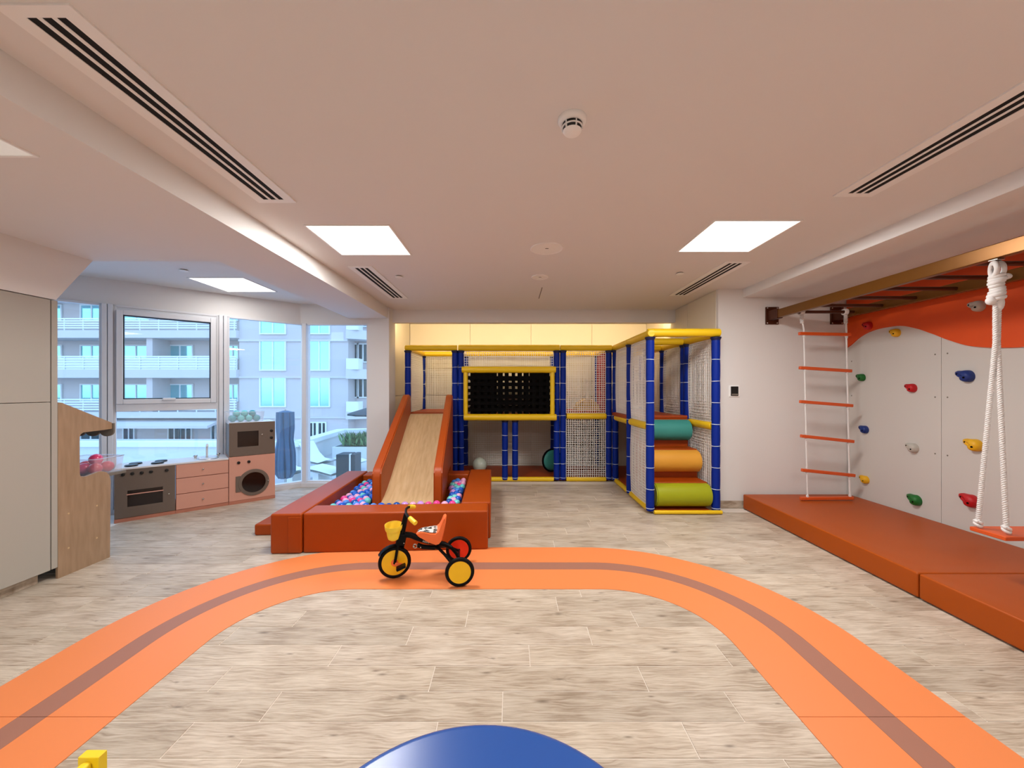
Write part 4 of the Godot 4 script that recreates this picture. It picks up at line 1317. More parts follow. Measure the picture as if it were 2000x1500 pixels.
# ------------------------------------------------------------------ climbing wall, monkey bars, ladder, swing, mats
func wave_y(d: float) -> float:
	var k := [[2.3, 1.86], [2.6, 1.775], [2.8, 1.745], [2.994, 1.73], [3.11, 1.737], [3.236, 1.754], [3.371, 1.789], [3.519, 1.858], [3.615, 1.915], [3.75, 1.986], [3.913, 2.045], [4.052, 2.057], [4.222, 2.049], [4.384, 2.0], [4.565, 1.893]]
	if d <= k[0][0]:
		return 1.80 + 0.16 * sin((d - 0.75) * TAU / 2.35 - 1.2) 
	for i in k.size() - 1:
		if d <= k[i + 1][0]:
			var t: float = (d - k[i][0]) / (k[i + 1][0] - k[i][0])
			var p0: float = k[maxi(i - 1, 0)][1]
			var p3: float = k[mini(i + 2, k.size() - 1)][1]
			return cubic_interpolate(k[i][1], k[i + 1][1], p0, p3, t)
	return k[-1][1]

func hold(colour: String, d: float, y: float, size: float, label: String, on_wave := false) -> void:
	var X := 3.955 if on_wave else 3.97
	var t := thing("climbing_hold", label, "climbing hold", V(X, y, d), 0.0, "holds on the climbing wall")
	# lobed lump: big lobe low and towards the room's near end, small tail up and away
	var m := MB.new()
	var rows := []
	var nr := 14
	var nc := 28
	for i in nr + 1:
		var line := []
		var a := PI * 0.5 * i / nr
		for k in nc + 1:
			var w := TAU * k / nc
			var u := cos(w)
			var v2 := sin(w)
			# outline radius in the wall plane
			var tail := exp(-pow(wrapf(w - 2.75, -PI, PI) / 0.42, 2.0))
			var body := 0.62 + 0.10 * exp(-pow(wrapf(w + 0.9, -PI, PI) / 0.8, 2.0)) - 0.14 * exp(-pow(wrapf(w - 3.65, -PI, PI) / 0.35, 2.0))
			var rr := size * (body + tail * 0.52)
			var flat := pow(sin(a), 0.75)
			var hgt := size * (0.78 - 0.22 * tail) * pow(cos(a), 0.6)
			hgt += size * 0.05 * sin(w * 3.0 + 1.0) * sin(a) * cos(a)
			line.append(Vector3(-hgt, v2 * rr * flat, -u * -rr * flat))
		rows.append(line)
	m.sheet(rows, true)
	part(t, "grip", m, M["hold_" + colour])
	for q in [Vector2(-0.62, 0.22), Vector2(0.18, -0.18)]:
		var deep := 0.535 if q.x < -0.4 else 0.768
		part(t, "bolt", MB.new().lathe([Vector2(0, 0.0), Vector2(size * 0.11, 0.0), Vector2(size * 0.11, -0.004)], 12, Transform3D(Basis(Vector3.BACK, PI / 2.0), Vector3(-size * deep, q.y * size, q.x * -size * -1.0))), M.strap_black)

func rope_twist(m: MB, a: Vector3, b: Vector3, r: float, pitch: float) -> void:
	var L := a.distance_to(b)
	var d := (b - a) / L
	var u := d.cross(Vector3.RIGHT).normalized()
	var w := d.cross(u)
	var n := int(L / pitch * 7.0)
	for s in 3:
		var pts := []
		for i in n + 1:
			var t := float(i) / n
			var an := TAU * (t * L / pitch) + s * TAU / 3.0
			pts.append(a + d * (t * L) + (u * cos(an) + w * sin(an)) * r * 0.56)
		m.tube(pts, r * 0.50, 6, true)

func knot(m: MB, c: Vector3, r: float) -> void:
	m.ring(r * 0.75, r * 0.5, 14, 7, Transform3D(Basis(Vector3(0.3, 1, 0.2).normalized(), 0.6) * Basis(Vector3.RIGHT, 0.5), c))
	m.ring(r * 0.7, r * 0.5, 14, 7, Transform3D(Basis(Vector3.BACK, -0.6), c + Vector3(0, r * 0.7, 0)))
	m.ball(c + Vector3(-r * 0.7, r * 1.0, r * 0.3), Vector3.ONE * r * 0.55, 6, 8)

func climbing_side() -> void:
	# boards
	var t := thing("climbing_wall", "white climbing boards topped by an orange wave panel", "climbing wall", V(3.99, 0, 3.0))
	for i in 5:
		var d1 := 4.563 - i * 0.993
		wpart(t, "board", MB.new().rbox(V(3.970, 0.0, d1), V(3.998, CEIL - 0.11, d1 - 0.990), 0.002), M.wall_panel)
		if i < 3:
			for s in [d1 - 0.05, d1 - 0.94]:
				for y in [0.80, 1.33, 1.73]:
					wpart(t, "bolt", MB.new().lathe([Vector2(0, 0.001), Vector2(0.006, 0.001), Vector2(0.0075, 0)], 10, Transform3D(Basis(Vector3.BACK, PI / 2.0), V(3.970, y, s))), M.valance)
	var wave := PackedVector2Array()
	var d := 4.563
	while d > -0.39:
		wave.append(Vector2(d, wave_y(d)))
		d -= 0.045
	wave.append(Vector2(-0.39, CEIL - 0.11))
	wave.append(Vector2(4.563, CEIL - 0.11))
	wpart(t, "wave_panel", MB.new().prism(wave, 3.954, 3.9695, Transform3D(Basis(Vector3(0, 0, -1), Vector3(0, 1, 0), Vector3(1, 0, 0)), Vector3.ZERO)), M.wave_orange)
	# holds
	hold("red", 4.274, 2.108, 0.068, "red climbing hold on the orange wave above the rope ladder", true)
	hold("yellow", 3.982, 1.987, 0.066, "yellow climbing hold just under the crest of the orange wave")
	hold("grey", 3.267, 2.107, 0.072, "pale grey climbing hold on the orange wave beside the swing rope", true)
	hold("green", 4.373, 1.539, 0.064, "green climbing hold beside the rope ladder at eye height")
	hold("red", 3.823, 1.418, 0.066, "red climbing hold alone in the middle of the first board")
	hold("blue", 3.360, 1.520, 0.080, "large blue climbing hold left of the swing rope".replace("left of", "beside"))
	hold("blue", 4.335, 0.955, 0.066, "blue climbing hold low beside the rope ladder")
	hold("grey", 3.809, 0.827, 0.070, "pale grey climbing hold below the lone red one on the first board")
	hold("yellow", 3.301, 0.928, 0.080, "yellow climbing hold touching the swing rope")
	hold("yellow", 4.328, 0.394, 0.066, "yellow climbing hold near the mat behind the rope ladder")
	hold("green", 3.785, 0.320, 0.078, "green climbing hold just above the crash mat")
	hold("red", 3.327, 0.444, 0.084, "red climbing hold just above the swing seat")
	# monkey bars
	var mb := thing("monkey_bars", "bronze monkey bars fixed above the crash mats", "monkey bars", V(3.44, 2.2, 3.0))
	for x in [3.055, 3.82]:
		wpart(mb, "rail", MB.new().rbox(V(x - 0.026, 2.222, 4.55), V(x + 0.026, 2.315, -0.3), 0.006), M.bronze)
		var br := wpart(mb, "bracket", MB.new().rbox(V(x - 0.055, 2.17, 4.573), V(x + 0.095, 2.375, 4.555), 0.003).rbox(V(x - 0.034, 2.215, 4.556), V(x + 0.034, 2.322, 4.40), 0.004), M.bronze_dark)
		for q in [[-0.037, 2.185], [0.077, 2.185], [-0.037, 2.36], [0.077, 2.36]]:
			part(br, "bolt", MB.new().lathe([Vector2(0, 0.006), Vector2(0.007, 0.005), Vector2(0.008, 0)], 10, Transform3D(Basis(Vector3.RIGHT, PI / 2.0), V(x + q[0], q[1], 4.555))), M.steel)
	for i in 14:
		var dd := 4.29 - i * 0.33
		wpart(mb, "rung", MB.new().tube([V(3.07, 2.262, dd), V(3.81, 2.262, dd)], 0.017, 12), M.bronze_dark)
	# rope ladder
	var lad := thing("rope_ladder", "white rope ladder with orange wooden rungs hanging from the monkey bars", "rope ladder", V(3.47, 0.176, 4.285))
	var ys := [2.02, 1.642, 1.268, 0.888, 0.511, 0.196]
	var drop := [0.012, 0.036, 0.046, 0.062, 0.060, -0.006]
	var xl := [3.20, 3.205, 3.21, 3.22, 3.23, 3.215]
	for i in 6:
		var a := V(xl[i] - 0.02, ys[i], 4.275)
		var b := V(3.745 + i * 0.012 - (0.03 if i == 5 else 0.0), ys[i] - drop[i], 4.275)
		var ax := (b - a).normalized()
		var xf := Transform3D(Basis(ax, ax.cross(Vector3.FORWARD) * -1.0, Vector3.BACK), a)
		xf.basis = Basis(ax, Vector3.BACK.cross(ax), Vector3.BACK)
		wpart(lad, "rung", MB.new().rbox(Vector3(0, -0.017, -0.018), Vector3(a.distance_to(b), 0.017, 0.018), 0.006, xf), M.rung_orange)
	for s in 2:
		var pts := []
		var k := MB.new()
		var x0: float = 3.235 if s == 0 else 3.705
		var topx: float = 3.215 if s == 0 else 3.70
		pts.append(V(topx, 2.236, 4.285))
		pts.append(V(topx + 0.006, 2.15, 4.280))
		for i in 6:
			var y: float = ys[i] - drop[i] * (0.08 if s == 0 else 0.92)
			pts.append(V(x0 + i * 0.008, y + 0.05, 4.276))
			pts.append(V(x0 + i * 0.008, y - 0.035 if i < 5 else y - 0.012, 4.276))
			knot(k, V(x0 + i * 0.008, y - 0.032 if i < 5 else y + 0.02, 4.276), 0.013)
			if i > 0 and i < 5:
				knot(k, V(x0 + i * 0.008, y + 0.026, 4.276), 0.010)
		wpart(lad, "rope", MB.new().tube(pts, 0.0085, 8), M.rope)
		# lashing round the rung above
		for j in 4:
			k.ring(0.0275, 0.009, 14, 7, Transform3D(Basis(Vector3.BACK, PI / 2.0), V(topx - 0.012 + j * 0.009, 2.262, 4.29)))
		for j in 6:
			k.ring(0.012, 0.008, 12, 7, Transform3D(Basis(Vector3.RIGHT, 0.25), V(topx + 0.003, 2.222 - j * 0.016, 4.283)))
		wpart(lad, "knots", k, M.rope)
	# swing
	var sw := thing("swing", "orange wooden swing seat hanging on white twisted ropes", "swing", V(3.25, 0.18, 2.45))
	var rp := MB.new()
	var fork := V(3.058, 1.70, 2.437)
	rope_twist(rp, V(3.050, 1.95, 2.436), fork + Vector3(-0.006, 0, 0), 0.0135, 0.042)
	rope_twist(rp, V(3.066, 1.95, 2.432), fork + Vector3(0.007, 0, 0), 0.0135, 0.042)
	rope_twist(rp, fork + Vector3(-0.006, 0, 0), V(3.048, 0.53, 2.526), 0.0135, 0.042)
	rope_twist(rp, fork + Vector3(0.007, 0, 0), V(3.092, 0.53, 2.416), 0.0135, 0.042)
	wpart(sw, "rope", rp, M.rope)
	wpart(sw, "hook", MB.new().rbox(V(3.03, 2.212, 2.46), V(3.08, 2.2205, 2.41), 0.003).ring(0.022, 0.006, 16, 7, Transform3D(Basis(Vector3.RIGHT, PI / 2.0), V(3.055, 2.188, 2.435))), M.steel)
	var kn := MB.new()
	for q in [[-0.018, 0.0], [0.016, 0.35]]:
		kn.ring(0.034, 0.0145, 18, 8, Transform3D(Basis(Vector3.UP, 1.2 + q[1]) * Basis(Vector3.RIGHT, PI / 2.0) * Basis().scaled(Vector3(0.75, 1, 1.2)), V(3.055 + q[0], 2.155, 2.434)))
	for j in 8:
		kn.ring(0.025 + 0.004 * sin(j * 1.3), 0.0145, 16, 8, Transform3D(Basis(Vector3.BACK, 0.32) * Basis(Vector3.RIGHT, 0.12 * sin(j * 2.0)), V(3.056 + 0.004 * sin(j * 1.9), 2.115 - j * 0.0195, 2.434)))
	kn.ball(V(3.098, 2.110, 2.425), Vector3(0.036, 0.02, 0.024), 8, 12)
	kn.ball(V(3.028, 1.962, 2.44), Vector3(0.026, 0.028, 0.026), 8, 12)
	kn.ball(V(3.068, 1.945, 2.43), Vector3(0.022, 0.05, 0.022), 8, 12)
	wpart(sw, "lashing", kn, M.rope)
	var sx := Vector3.RIGHT
	var seat_xf := Transform3D(Basis(sx, Vector3.UP, sx.cross(Vector3.UP)), V(3.035, 0.468, 2.468))
	wpart(sw, "seat", MB.new().rbox(Vector3(0, 0, -0.095), Vector3(0.46, 0.028, 0.095), 0.006, seat_xf), M.rung_orange)
	var ends := MB.new()
	for q in [Vector3(0.014, 0, -0.058), Vector3(0.058, 0, 0.052), Vector3(0.428, 0, -0.055), Vector3(0.428, 0, 0.055)]:
		knot(ends, seat_xf * (q + Vector3(0, 0.052, 0)), 0.021)
		if q.x > 0.2:
			rope_twist(ends, seat_xf * (q + Vector3(0, 0.05, 0)), seat_xf * Vector3(0.428, 1.20, 0), 0.0135, 0.042)
	rope_twist(ends, seat_xf * Vector3(0.428, 1.20, 0), seat_xf * Vector3(0.428, 1.775, 0), 0.017, 0.05)
	wpart(sw, "seat_knots", ends, M.rope)
	# crash mats
	for q in [[2.585, 4.535, "brown-orange crash mat under the rope ladder"], [0.62, 2.578, "brown-orange crash mat in front of the swing"]]:
		var mm := thing("crash_mat", q[2], "crash mat", V(3.34, 0, (q[0] + q[1]) / 2.0))
		wpart(mm, "pad", MB.new().rbox(V(2.716, 0.008, q[1]), V(3.958, 0.174, q[0]), 0.012, Transform3D(), 2), M.vinyl_mat)
		wpart(mm, "base", MB.new().box(V(2.745, 0.0, q[1] - 0.02), V(3.94, 0.010, q[0] + 0.02)), M.vinyl_mat)
	# wall control
	var c := thing("wall_control", "small dark wall control on a white plate beside the play stairs", "wall control", V(2.633, 1.382, 4.573))
	part(c, "plate", MB.new().rbox(Vector3(-0.062, -0.068, -0.002), Vector3(0.062, 0.068, 0.008), 0.004), M.fitting_white)
	part(c, "screen", MB.new().rbox(Vector3(-0.044, -0.056, 0.008), Vector3(0.044, 0.056, 0.016), 0.003), M.black_plastic)
	part(c, "button_row", MB.new().rbox(Vector3(-0.036, -0.048, 0.016), Vector3(0.036, -0.030, 0.0175), 0.001), M.valance)

# ------------------------------------------------------------------ tricycle
func wheel(parent: Node3D, at: Vector3, r: float, w: float, outer: String, inner: String, yaw := 0.0) -> void:
	# axle along local z; the outer face looks towards -z when w > 0
	var b := Basis(Vector3.UP, yaw) * Basis(Vector3.RIGHT, PI / 2.0)
	var xf := Transform3D(b, at)
	var o := part(parent, "wheel", MB.new().ring(r - 0.0155, 0.0155, 40, 10, xf), M.tyre)
	part(o, "rim", MB.new().lathe([Vector2(r - 0.026, -0.011), Vector2(r - 0.017, -0.0125), Vector2(r - 0.017, 0.0125), Vector2(r - 0.026, 0.011)], 40, xf), M.trike_coral if outer == "trike_amber" else M.tyre)
	for s in [-1.0, 1.0]:
		var m: Material = M[outer] if (s * w < 0.0) else M[inner]
		var pr := [Vector2(0, s * 0.013), Vector2(0.02, s * 0.013), Vector2(0.024, s * 0.0105), Vector2(r * 0.55, s * 0.0095), Vector2(r * 0.58, s * 0.0115), Vector2(r - 0.026, s * 0.0115)]
		var xf2 := xf
		part(o, "disc", MB.new().lathe(pr, 40, xf2), m)

func tricycle() -> void:
	var fwd := Vector3(-0.469, 0, 0.072).normalized()
	var b := Basis(fwd, Vector3.UP, fwd.cross(Vector3.UP))
	var t := thing("tricycle", "black toddler tricycle with amber wheels and a yellow basket", "tricycle", V(-0.397, 0.004, 2.937))
	t.basis = b
	# local axes: x forwards, y up, z towards the far side
	var R := 0.104
	wheel(t, Vector3(0, R, -0.198), R, 1.0, "trike_amber", "trike_red")
	wheel(t, Vector3(0, R, 0.198), R, -1.0, "trike_amber", "trike_red")
	var FR := 0.118
	var fx := 0.474
	var yaw := 0.12
	wheel(t, Vector3(fx, FR, 0), FR, 1.0, "trike_amber", "trike_amber", yaw)
	# rear axle and frame
	var f := MB.new()
	f.tube([Vector3(0, R, -0.188), Vector3(0, R, 0.188)], 0.008, 10)
	for s in [-1.0, 1.0]:
		f.tube([Vector3(0.185, 0.212, 0), Vector3(0.15, 0.205, s * 0.02), Vector3(0.10, 0.178, s * 0.085), Vector3(0.055, 0.14, s * 0.135), Vector3(0.008, 0.106, s * 0.168), Vector3(-0.004, R, s * 0.178)], 0.011, 10)
	part(t, "rear_fork", f, M.trike_black)
	part(t, "frame", MB.new().tube([Vector3(0.40, 0.318, 0), Vector3(0.36, 0.312, 0), Vector3(0.30, 0.284, 0), Vector3(0.24, 0.262, 0), Vector3(0.16, 0.243, 0), Vector3(0.11, 0.228, 0), Vector3(0.06, 0.20, 0)], [0.021, 0.022, 0.021, 0.021, 0.021, 0.019, 0.016], 14).tube([Vector3(0.06, 0.20, 0), Vector3(0.02, 0.15, 0), Vector3(0.0, R, 0)], 0.013, 10).tube([Vector3(0.31, 0.235, 0), Vector3(0.27, 0.218, 0), Vector3(0.18, 0.207, 0)], 0.017, 12), M.trike_black)
	part(t, "latch", MB.new().ring(0.014, 0.004, 14, 6, Transform3D(Basis(Vector3.RIGHT, PI / 2.0), Vector3(0.325, 0.232, -0.012))).tube([Vector3(0.335, 0.232, -0.02), Vector3(0.335, 0.232, 0.02)], 0.006, 8), M.steel)
	for q in [Vector3(0.405, 0.262, -0.0235), Vector3(0.285, 0.222, -0.018)]:
		part(t, "bolt", MB.new().ball(q, Vector3(0.005, 0.005, 0.003), 6, 10), M.steel)
	# lettering on the frame
	var tm := TextMesh.new()
	tm.text = "nadle"
	var sf := SystemFont.new()
	sf.font_names = PackedStringArray(["Droid Sans"])
	tm.font = sf
	tm.font_size = 16
	tm.pixel_size = 0.0013
	tm.depth = 0.001
	var txt := part(t, "lettering", tm, M.print_white)
	txt.transform = Transform3D(Basis(Vector3.BACK, 0.27) * Basis(Vector3.UP, PI), Vector3(0.245, 0.263, -0.0225))
	# steering: stem, fork, fender, handlebar, grips
	var sb := Basis(Vector3.UP, yaw)
	var so := Vector3(fx, 0, 0)
	var st := MB.new()
	st.tube([so + sb * Vector3(-0.022, 0.225, 0), so + sb * Vector3(-0.052, 0.335, 0), so + sb * Vector3(-0.072, 0.42, 0), so + sb * Vector3(-0.082, 0.47, 0)], [0.026, 0.023, 0.019, 0.017], 14)
	st.rbox(Vector3(-0.035, -0.045, -0.03), Vector3(0.03, 0.045, 0.03), 0.012, Transform3D(sb * Basis(Vector3.BACK, 0.2), so + sb * Vector3(-0.045, 0.285, 0)))
	part(t, "steering_head", st, M.trike_black)
	var fk := MB.new()
	for s in [-1.0, 1.0]:
		fk.tube([so + sb * Vector3(-0.025, 0.245, s * 0.018), so + sb * Vector3(-0.02, 0.232, s * 0.03), so + sb * Vector3(-0.008, 0.16, s * 0.031), so + sb * Vector3(0.0, FR, s * 0.031)], 0.0105, 10)
	part(t, "fork", fk, M.trike_black)
	var rows := []
	for i in 9:
		var a := lerpf(-0.55, 1.05, i / 8.0)
		var line := []
		for k in 5:
			var z := (k - 2) / 2.0 * 0.03
			var rr := FR + 0.018 - absf(k - 2) * 0.006
			line.append(so + sb * Vector3(sin(a) * rr, FR + cos(a) * rr, z))
		rows.append(line)
	part(t, "fender", MB.new().sheet(rows), M.trike_black)
	var hb := [so + sb * Vector3(-0.135, 0.462, -0.178), so + sb * Vector3(-0.112, 0.474, -0.155), so + sb * Vector3(-0.095, 0.482, -0.115), so + sb * Vector3(-0.082, 0.485, -0.06), so + sb * Vector3(-0.08, 0.483, 0), so + sb * Vector3(-0.082, 0.485, 0.06), so + sb * Vector3(-0.095, 0.482, 0.115), so + sb * Vector3(-0.112, 0.474, 0.155), so + sb * Vector3(-0.135, 0.462, 0.178)]
	part(t, "handlebar", MB.new().tube(hb, 0.0095, 12), M.trike_black)
	for s in [-1.0, 1.0]:
		part(t, "grip", MB.new().tube([so + sb * Vector3(-0.106, 0.479, s * 0.138), so + sb * Vector3(-0.122, 0.470, s * 0.165), so + sb * Vector3(-0.145, 0.457, s * 0.195)], [0.0155, 0.017, 0.0165], 14), M.trike_yellow)
	# pedals
	for s in [-1.0, 1.0]:
		var hub := part(t, "crank", MB.new().lathe([Vector2(0, 0.021), Vector2(0.018, 0.021), Vector2(0.025, 0.016), Vector2(0.026, 0.010)], 20, Transform3D(sb * Basis(Vector3.RIGHT, PI / 2.0 * s), so + sb * Vector3(0, FR, 0))).rbox(Vector3(-0.055 if s < 0.0 else 0.0, -0.012, -0.006), Vector3(0.0 if s < 0.0 else 0.055, 0.012, 0.006), 0.004, Transform3D(sb * Basis(Vector3.BACK, 0.2), so + sb * Vector3(0.0, FR, s * 0.036))), M.trike_coral)
		part(hub, "pedal", MB.new().rbox(Vector3(-0.034, -0.010, -0.028), Vector3(0.034, 0.010, 0.028), 0.005, Transform3D(sb * Basis(Vector3.BACK, -0.35), so + sb * Vector3(0.045 * s, FR - 0.012 * s * -1.0, s * 0.072))), M.trike_black)
	# basket
	var bk := Transform3D(sb * Basis().scaled(Vector3(0.76, 0.82, 1.05)), so + sb * Vector3(0.008, 0.285, 0))
	var bsk := part(t, "basket", MB.new().lathe([Vector2(0, 0.0), Vector2(0.035, 0.002), Vector2(0.052, 0.014), Vector2(0.060, 0.04), Vector2(0.068, 0.085), Vector2(0.068, 0.085), Vector2(0.076, 0.090), Vector2(0.083, 0.112), Vector2(0.085, 0.136), Vector2(0.080, 0.136), Vector2(0.070, 0.092), Vector2(0.055, 0.035), Vector2(0.03, 0.01), Vector2(0, 0.008)], 28, bk), M.trike_yellow)
	# seat
	var pr := [Vector2(0.318, 0.322), Vector2(0.305, 0.338), Vector2(0.27, 0.346), Vector2(0.22, 0.342), Vector2(0.172, 0.342), Vector2(0.148, 0.36), Vector2(0.128, 0.40), Vector2(0.112, 0.440), Vector2(0.103, 0.450), Vector2(0.094, 0.444),
		Vector2(0.100, 0.40), Vector2(0.112, 0.34), Vector2(0.125, 0.285), Vector2(0.145, 0.262), Vector2(0.17, 0.257), Vector2(0.22, 0.270), Vector2(0.27, 0.290), Vector2(0.308, 0.308)]
	var wd := []
	for p in pr:
		wd.append(clampf(0.03 + (0.318 - p.x) * 0.48, 0.03, 0.092) * (0.55 if p.y > 0.44 else (0.8 if p.y > 0.39 else 1.0)))
	var seat := MB.new()
	var grid := []
	for k in 9:
		var u := -1.0 + k / 4.0
		var line := []
		for i in pr.size() + 1:
			var p: Vector2 = pr[i % pr.size()]
			var sq := 1.0 - 0.10 * pow(absf(u), 4.0)
			var mid := Vector2(0.19, 0.315)
			var q := mid + (p - mid) * sq
			line.append(Vector3(q.x, q.y, u * wd[i % pr.size()]))
		grid.append(line)
	seat.sheet(grid)
	for k in [0, 8]:
		var poly := PackedVector2Array()
		for i in pr.size():
			poly.append(Vector2(grid[k][i].x, grid[k][i].y))
		var ind := Geometry2D.triangulate_polygon(poly)
		var first := seat.v.size()
		for i in pr.size():
			seat.vert(grid[k][i], Vector3(0, 0, -1.0 if k == 0 else 1.0))
		for j in range(0, ind.size(), 3):
			seat.face(first + ind[j], first + ind[j + 1], first + ind[j + 2])
	part(t, "seat", seat, M.trike_coral)
	var pad := []
	for i in 8:
		var x := lerpf(0.305, 0.155, i / 7.0)
		var line := []
		var half := clampf(0.02 + (0.312 - x) * 0.46, 0.012, 0.076)
		for k in 7:
			var u := -1.0 + k / 3.0
			line.append(Vector3(x, 0.3435 + 0.0145 * (1.0 - u * u) * sin(PI * (0.08 + 0.84 * i / 7.0)) + (0.004 if i > 0 and i < 7 else -0.003), u * half))
		pad.append(line)
	var po := part(t, "seat_pad", MB.new().sheet(pad), M.cow_print)
	po.set_meta("label", "black and white cow-print seat pad")

# ------------------------------------------------------------------ table and chair
func table_and_chair() -> void:
	var t := thing("round_table", "round blue children's table", "table", V(-0.072, 0, 0.622))
	part(t, "table_top", MB.new().lathe([Vector2(0, 0.475), Vector2(0.405, 0.475), Vector2(0.419, 0.479), Vector2(0.425, 0.487), Vector2(0.421, 0.496), Vector2(0.412, 0.5), Vector2(0.405, 0.5), Vector2(0, 0.5)], 96), M.table_blue)
	for k in 4:
		var a := TAU * (k + 0.5) / 4.0
		part(t, "leg", MB.new().tube([Vector3(cos(a) * 0.28, 0.476, sin(a) * 0.28), Vector3(cos(a) * 0.33, 0.0, sin(a) * 0.33)], [0.022, 0.017], 12), M.table_blue)
	# yellow chair with its back along the depth of the room
	var c := thing("kids_chair", "small yellow wooden children's chair beside the blue table", "chair", V(-0.86, 0, 0.76))
	for d in [0.895, 0.60]:
		wpart(c, "back_post", MB.new().rbox(V(-1.005, 0.0, d + 0.0205), V(-0.9565, 0.548, d), 0.002), M.chair_yellow)
	for d in [0.875, 0.60]:
		wpart(c, "leg", MB.new().rbox(V(-0.74, 0.0, d + 0.04), V(-0.70, 0.27, d), 0.003), M.chair_yellow)
	wpart(c, "back_rail", MB.new().rbox(V(-0.991, 0.465, 0.8945), V(-0.969, 0.541, 0.621), 0.006), M.chair_yellow)
	wpart(c, "back_rail", MB.new().rbox(V(-0.991, 0.36, 0.8945), V(-0.969, 0.42, 0.621), 0.006), M.chair_yellow)
	wpart(c, "seat", MB.new().rbox(V(-0.956, 0.2705, 0.925), V(-0.685, 0.29, 0.592), 0.006), M.chair_yellow)

# ------------------------------------------------------------------ outside
const FAR := 31.0
func outside() -> void:
	struct("ground_outside", MB.new().box(V(-60, -3.4, 60), V(40, -3.2, 11.6)), M.terrace, "ground far below the terrace")
	struct("terrace", MB.new().box(V(-40, -1.2, 18.0), V(12, -0.9, 3.0)), M.terrace, "paved terrace outside the windows")
	# apartment building
	var t := thing("apartment_building", "pale apartment building with balconies seen through the windows", "building", V(-24, -3.2, FAR))
	var D := FAR
	# main flat wall and recessed balcony wall
	wpart(t, "wall", MB.new().box(V(-21.84, -3.2, D + 6), V(-13.10, 16, D)), M.facade)
	wpart(t, "wall", MB.new().box(V(-62, -3.2, D + 6), V(-21.84, 16, D + 1.6)), M.facade)
	wpart(t, "wall", MB.new().box(V(-13.10, -3.2, D + 6), V(-8.17, 16, D + 1.4)), M.facade)
	var slabs := [[12.45, 11.79], [9.28, 8.63], [6.12, 5.51], [3.00, 2.34], [-0.37, -0.86]]
	for s in slabs:
		wpart(t, "floor_slab", MB.new().box(V(-62, s[1], D + 1.6), V(-21.84, s[0], D - 0.35)), M.facade_band)
		# rounded end of the balconies at the corner
		var arc := PackedVector2Array([Vector2(-13.10, D + 1.4)])
		for k in 9:
			var a := PI * 1.0 + (PI * 0.5) * k / 8.0
			arc.append(Vector2(-13.10 + 0.02 + 2.0 * (k / 8.0), D - 0.5 + 1.5 * pow(k / 8.0, 2.0)))
		arc.append(Vector2(-10.84, D + 1.4))
		var m := slab(Array(arc), s[1] - 0.08, s[0] + 0.04)
		wpart(t, "floor_slab", m, M.facade_band)
	for s in [[5.42, 5.26], [2.47, 2.32], [8.42, 8.30], [-0.78, -0.90]]:
		wpart(t, "ledge", MB.new().box(V(-21.84, s[1], D), V(-13.10, s[0], D - 0.12)), M.facade_band)
	# balcony railings
	for s in [[10.15, 9.28], [7.03, 6.12], [4.03, 3.00], [0.62, -0.37]]:
		var solid: bool = absf(s[0] - 4.03) < 0.01
		var rl := MB.new()
		for k in 5:
			var y: float = s[0] + (s[1] - s[0]) * k / 5.0
			rl.box(V(-62, y - 0.05, D - 0.28), V(-21.84, y + 0.05, D - 0.34))
		var p := wpart(t, "railing", rl, M.rail_white)
		for k in 17:
			var x := -46.0 + k * 1.5
			if x < -21.84:
				part(p, "upright", MB.new().box(V(x - 0.035, s[1], D - 0.27), V(x + 0.035, s[0], D - 0.33)), M.rail_white)
		if solid:
			wpart(t, "balcony_screen", MB.new().box(V(-62, s[1], D - 0.2), V(-21.84, s[0] - 0.08, D - 0.26)), M.rail_white)
		# corner balcony
		wpart(t, "railing", MB.new().box(V(-13.06, s[1], D - 0.42), V(-12.19, s[0] - 0.16, D - 0.48)).box(V(-12.19, s[1], D + 0.5), V(-12.11, s[0] - 0.16, D - 0.45)), M.rail_white)
	# pillars between the balconies
	for x in [-28.82]:
		for s in [[5.51, 3.00], [2.34, -0.37]]:
			wpart(t, "pillar", MB.new().box(V(x - 0.37, s[1], D + 1.6), V(x + 0.12, s[0], D - 0.1)), M.facade)
	# windows: frame, panes and a mullion each
	# each: left and right edge, bottom, top, distance
	var wins := []
	for r in [[8.48, 7.27], [5.07, 4.03], [1.79, 0.49], [11.80, 10.51]]:
		for c in [[-36.20, -34.48], [-32.62, -30.59], [-28.91, -26.88], [-23.86, -23.04], [-39.48, -37.93]]:
			wins.append([c[0], c[1], r[1], r[0], D + 1.58, "mirror_glass"])
	for r in [[8.42, 5.92], [5.32, 3.00], [2.34, 0.09]]:
		for c in [[-20.07, -18.14], [-16.17, -14.61]]:
			wins.append([c[0], c[1], r[1], r[0], D - 0.01, "mirror_glass"])
	for r in [[8.47, 6.72], [5.17, 3.76], [2.26, 0.80]]:
		for c in [[-13.63, -12.86], [-12.82, -12.00], [-11.96, -11.10]]:
			wins.append([c[0], c[1], r[1], r[0], D + 1.37, "dark_glass"])
	for r in [[-1.40, -3.21]]:
		for c in [[-36.17, -34.58], [-32.59, -31.77], [-28.80, -27.89], [-27.81, -26.95], [-25.18, -24.62]]:
			wins.append([c[0], c[1], r[1], r[0], D + 1.55, "dark_glass"])
	for r in [[-1.27, -2.99]]:
		for c in [[-18.63, -18.10], [-16.13, -15.63], [-15.43, -14.90]]:
			wins.append([c[0], c[1], r[1], r[0], D - 0.02, "dark_glass"])
